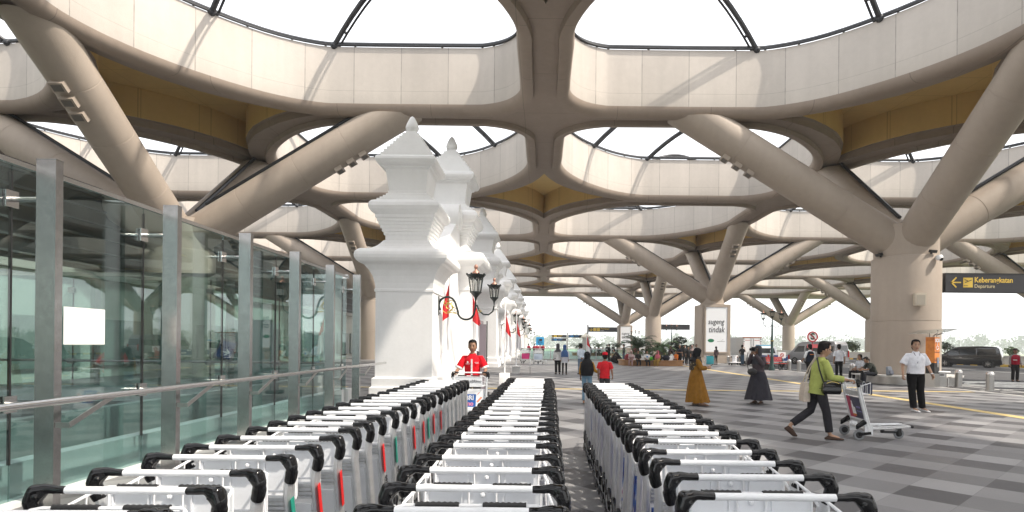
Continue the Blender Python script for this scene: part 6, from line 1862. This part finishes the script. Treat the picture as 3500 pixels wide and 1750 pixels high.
# police pick-up
t = thing('police_pickup', 'white and blue police pickup with number 14 seen from behind', 'pickup', (19.15, 49.0, -.13), R(3))
b = MB(); b.prism([(-2.5, .45), (-2.5, 1.02), (2.55, 1.02), (2.65, .9), (2.65, .4), (-2.5, .42)], 'x', -.93, .93); bevel(b, .05).build('body', WHITEC, t, 40)
b = MB(); b.prism([(-.55, 1.03), (-.40, 1.72), (.9, 1.76), (1.55, 1.06)], 'x', -.78, .78)
for p in b.v:
    if p.z < 1.1: p.x *= 1.14
bevel(b, .06).build('cab', WHITEC, t, 40)
b = MB(); b.hull([(-.66, -.56, 1.16), (.66, -.56, 1.16), (.60, -.45, 1.58), (-.60, -.45, 1.58), (-.66, -.53, 1.16), (.66, -.53, 1.16), (.60, -.42, 1.58), (-.60, -.42, 1.58)]); b.build('rear_window', CARGLASS, t, 0)
for s in (-1, 1):
    b = MB(); b.hull([(s * .885, -.40, 1.14), (s * .87, 1.2, 1.14), (s * .80, .9, 1.64), (s * .80, -.35, 1.64), (s * .84, -.4, 1.14), (s * .76, .9, 1.64), (s * .76, -.35, 1.64), (s * .84, 1.2, 1.14)]); b.build('window', CARGLASS, t, 0)
    b = MB(); b.box((s * .86, -2.53, .88), (.12, .05, .34)); b.build('tail_light', LAMPR, t, 0)
    veh_wheel(t, s * .80, -1.5, .38); veh_wheel(t, s * .80, 1.7, .38)
b = MB(); b.box((0, -2.52, .78), (1.56, .04, .50)); b.box((-.94, -1.5, .80), (.015, 1.9, .40)); tg = b.build('tailgate', BLUEC, t, 0)
text("POLISI", .21, FWHITE, t, face_cam(.05, -2.545, .74), bold=.012, xs=1.25)
text("14", .22, FWHITE, t, face_cam(.28, -.575, 1.34), bold=.01)
b = MB()
for k in range(3):
    for s in (-1, 1): b.box((s * (.45 + .12 * k), -2.545, .95), (.07, .008, .12), Matrix.Rotation(R(25), 3, 'Y'))
b.build('stripe', FWHITE, tg, 0)
b = MB(); b.box((0, -2.6, .50), (1.8, .14, .14)); b.build('bumper', STEELB, t, 0)
b = MB(); b.box((0, .3, 1.82), (1.25, .25, .09)); b.box((0, .3, 1.77), (1.0, .1, .05)); b.build('light_bar', mat("lightbar_blue", (.16, .36, .52), .2), t, 0)
# dark SUV behind the planter
p = W(1671, 885, 84)
t, hw = van('parked_car', 'dark blue grey car seen from the front beyond the palm planter', (p.x + 1.4, 84, -.13), R(180), 4.4, 1.78, mat("paint_slate", (.06, .075, .10), .2, coat=.8),
    [(-2.2, .35), (-2.15, .9), (-1.95, 1.55), (-1.5, 1.68), (.2, 1.66), (1.05, 1.08), (2.0, .95), (2.2, .75), (2.2, .3), (-2.1, .3)], 1.0,
    [('side', [(-1.8, 1.08), (-.2, 1.06), (-.2, 1.5), (-1.7, 1.52)]), ('side', [(-.1, 1.06), (.85, 1.08), (.2, 1.5), (-.1, 1.5)]), ('front', [(1.0, 1.13), (.28, 1.6)]), ('rear', [(-2.1, 1.05), (-1.98, 1.45)])], (-1.35, 1.35), .34, 'car')
for s in (-1, 1):
    b = MB(); b.hull([(s * .5, 2.2, .80), (s * .85, 2.05, .90), (s * .86, 2.1, .68), (s * .55, 2.22, .68)]); b.build('headlight', LAMPW, t, 30)

# ================================================================== the other trolleys, then the rows
BLUEP = mat("panel_blue_grey", (.42, .50, .62), .4)
tg_ = make_trolley('luggage_trolley', 'silver luggage trolley with dark blue advert pushed by the person in green', NAVY, NAVY)
tg_.location = (5.47, 10.12, 0); tg_.rotation_euler = (0, 0, R(-97))
for ch in tg_.children:
    if ch.name.startswith('ad_panel'): adp = ch
M_ = Matrix.Translation((0, .105, .52)) @ Matrix.Rotation(R(14), 4, 'X') @ Matrix.Rotation(R(90), 4, 'X')
b = MB(); b.hull([(-.29, -.21, .008), (-.05, -.21, .008), (-.14, .21, .008), (-.29, .21, .008), (-.29, -.21, .009), (-.05, -.21, .009), (-.14, .21, .009), (-.29, .21, .009)]); o = b.build('advert_print', PINKR, adp, 0); o.matrix_local = M_
b = MB(); b.box((-.10, -.03, .011), (.07, .2, .004)); b.box((-.03, -.06, .011), (.06, .16, .004)); b.box((-.10, .10, .011), (.04, .06, .004)); b.box((0, -.19, .011), (.56, .035, .004)); o = b.build('product_print', FWHITE, adp, 0); o.matrix_local = M_
b = MB(); b.box((-.06, -.12, .013), (.14, .035, .004)); o = b.build('gold_print', ORANGE, adp, 0); o.matrix_local = M_
b = MB(); b.box((.14, .03, .010), (.16, .03, .004)); b.box((.15, -.04, .010), (.2, .014, .004)); o = b.build('lettering', mat("print_violet", (.25, .22, .5), .5), adp, 0); o.matrix_local = M_
# porter's trolley
tp_ = make_trolley('luggage_trolley', 'white luggage trolley with blue square logo pushed by the porter in red', WPANEL, WPANEL)
tp_.location = (-1.40, 11.08, 0); tp_.rotation_euler = (0, 0, R(180))
Mf = lambda z, y, x=0: Matrix.Translation((x, y, z)) @ Matrix.Rotation(R(180), 4, 'Z') @ Matrix.Rotation(R(90), 4, 'X')
for ch in tp_.children:
    if ch.name.startswith('ad_panel'): adp = ch
    if ch.name.startswith('basket_panel'): bsp = ch
text("#Semua keBRImo", .072, mat("print_grey", (.25, .25, .27)), bsp, Mf(.885, .272), bold=.001, xs=.95)
M_ = Matrix.Translation((0, .105, .50)) @ Matrix.Rotation(R(14), 4, 'X') @ Matrix.Rotation(R(180), 4, 'Z') @ Matrix.Rotation(R(90), 4, 'X')
b = MB(); b.box((0, 0, .009), (.25, .25, .006)); o = bevel(b, .0025, 1).build('logo', mat("logo_blue", (.012, .11, .42), .4), adp, 0); o.matrix_local = M_
text("BRI", .12, FWHITE, adp, M_ @ Matrix.Translation((0, .05, .014)), bold=.004)
text("mo", .12, mat("logo_pink", (.75, .25, .36), .4), adp, M_ @ Matrix.Translation((0, -.06, .014)), bold=.004)
b = MB(); b.box((.19, .02, .009), (.13, .035, .004), R(50)); b.box((.20, -.08, .009), (.08, .012, .004), R(50)); b.box((.17, .14, .009), (.06, .012, .004), R(50)); b.box((-.19, .05, .009), (.12, .03, .004), R(50)); o = b.build('logo_stroke', mat("logo_coral", (.8, .26, .16), .4), adp, 0); o.matrix_local = M_
# two parked trolleys in the rack
MAG = mat("panel_magenta", (.42, .02, .14), .4)
p = W(1354, 905, 45.5)
for (x, y), lab, m in (((p.x, 45.9), 'luggage trolley with plain blue grey panel parked under the blue trolley sign', BLUEP), ((W(1323, 905, 47.5).x, 47.5), 'luggage trolley with magenta advert parked left of the blue trolley sign', MAG)):
    o = make_trolley('luggage_trolley', lab, m, WPANEL, 'trolleys parked by the blue sign'); o.location = (x, y, 0); o.rotation_euler = (0, 0, R(180) if m is BLUEP else R(170)); o.scale = (1.15,) * 3
t = thing('bench', 'low white steel bench left of the far trolleys', 'bench', (W(1297, 938, 29).x, 30.5, 0))
b = MB(); b.box((.0, 0, .40), (1.6, .5, .05)); b.build('seat', STEELB, t, 0)
for s in (-1, 1):
    b = MB(); b.tube([(s * .7, -.2, 0), (s * .7, -.2, .38)], .025, 6); b.tube([(s * .7, .2, 0), (s * .7, .2, .38)], .025, 6); b.build('leg', STEELB, t)
# a few posts of the left row carry coloured stickers and stencilled numbers
place_rows()
for o in [q for q in scene.objects if 'nested row' in str(q.get('label', ''))]:
    lab = o['label']
    if 'left nested' in lab:
        k = [i for i, w_ in enumerate(ORD) if ', ' + w_ + ' from' in lab][0]
        if k in stick:
            numbered(o, *stick[k])
            o['label'] = lab.replace('luggage trolley with black grips', 'trolley with %s post sticker' % ('green' if stick[k][1] is STRIPEG else 'red'))

# ------------------------------------------------------------------ morning haze over the whole place
b = MB(); b.box((0, 650, 10), (2500, 2300, 36))
hz = tag(b.build('haze', mat("haze_tmp", (1, 1, 1)), smooth=0), kind='stuff')
hm = bpy.data.materials.new("haze_air"); hm.use_nodes = True
for n_ in list(hm.node_tree.nodes):
    if n_.type != 'OUTPUT_MATERIAL': hm.node_tree.nodes.remove(n_)
pv = hm.node_tree.nodes.new("ShaderNodeVolumePrincipled")
pv.inputs['Color'].default_value = (.93, .96, .98, 1); pv.inputs['Density'].default_value = .00045; pv.inputs['Anisotropy'].default_value = .1
hm.node_tree.links.new(pv.outputs[0], [n_ for n_ in hm.node_tree.nodes if n_.type == 'OUTPUT_MATERIAL'][0].inputs['Volume'])
hz.data.materials.clear(); hz.data.materials.append(hm)
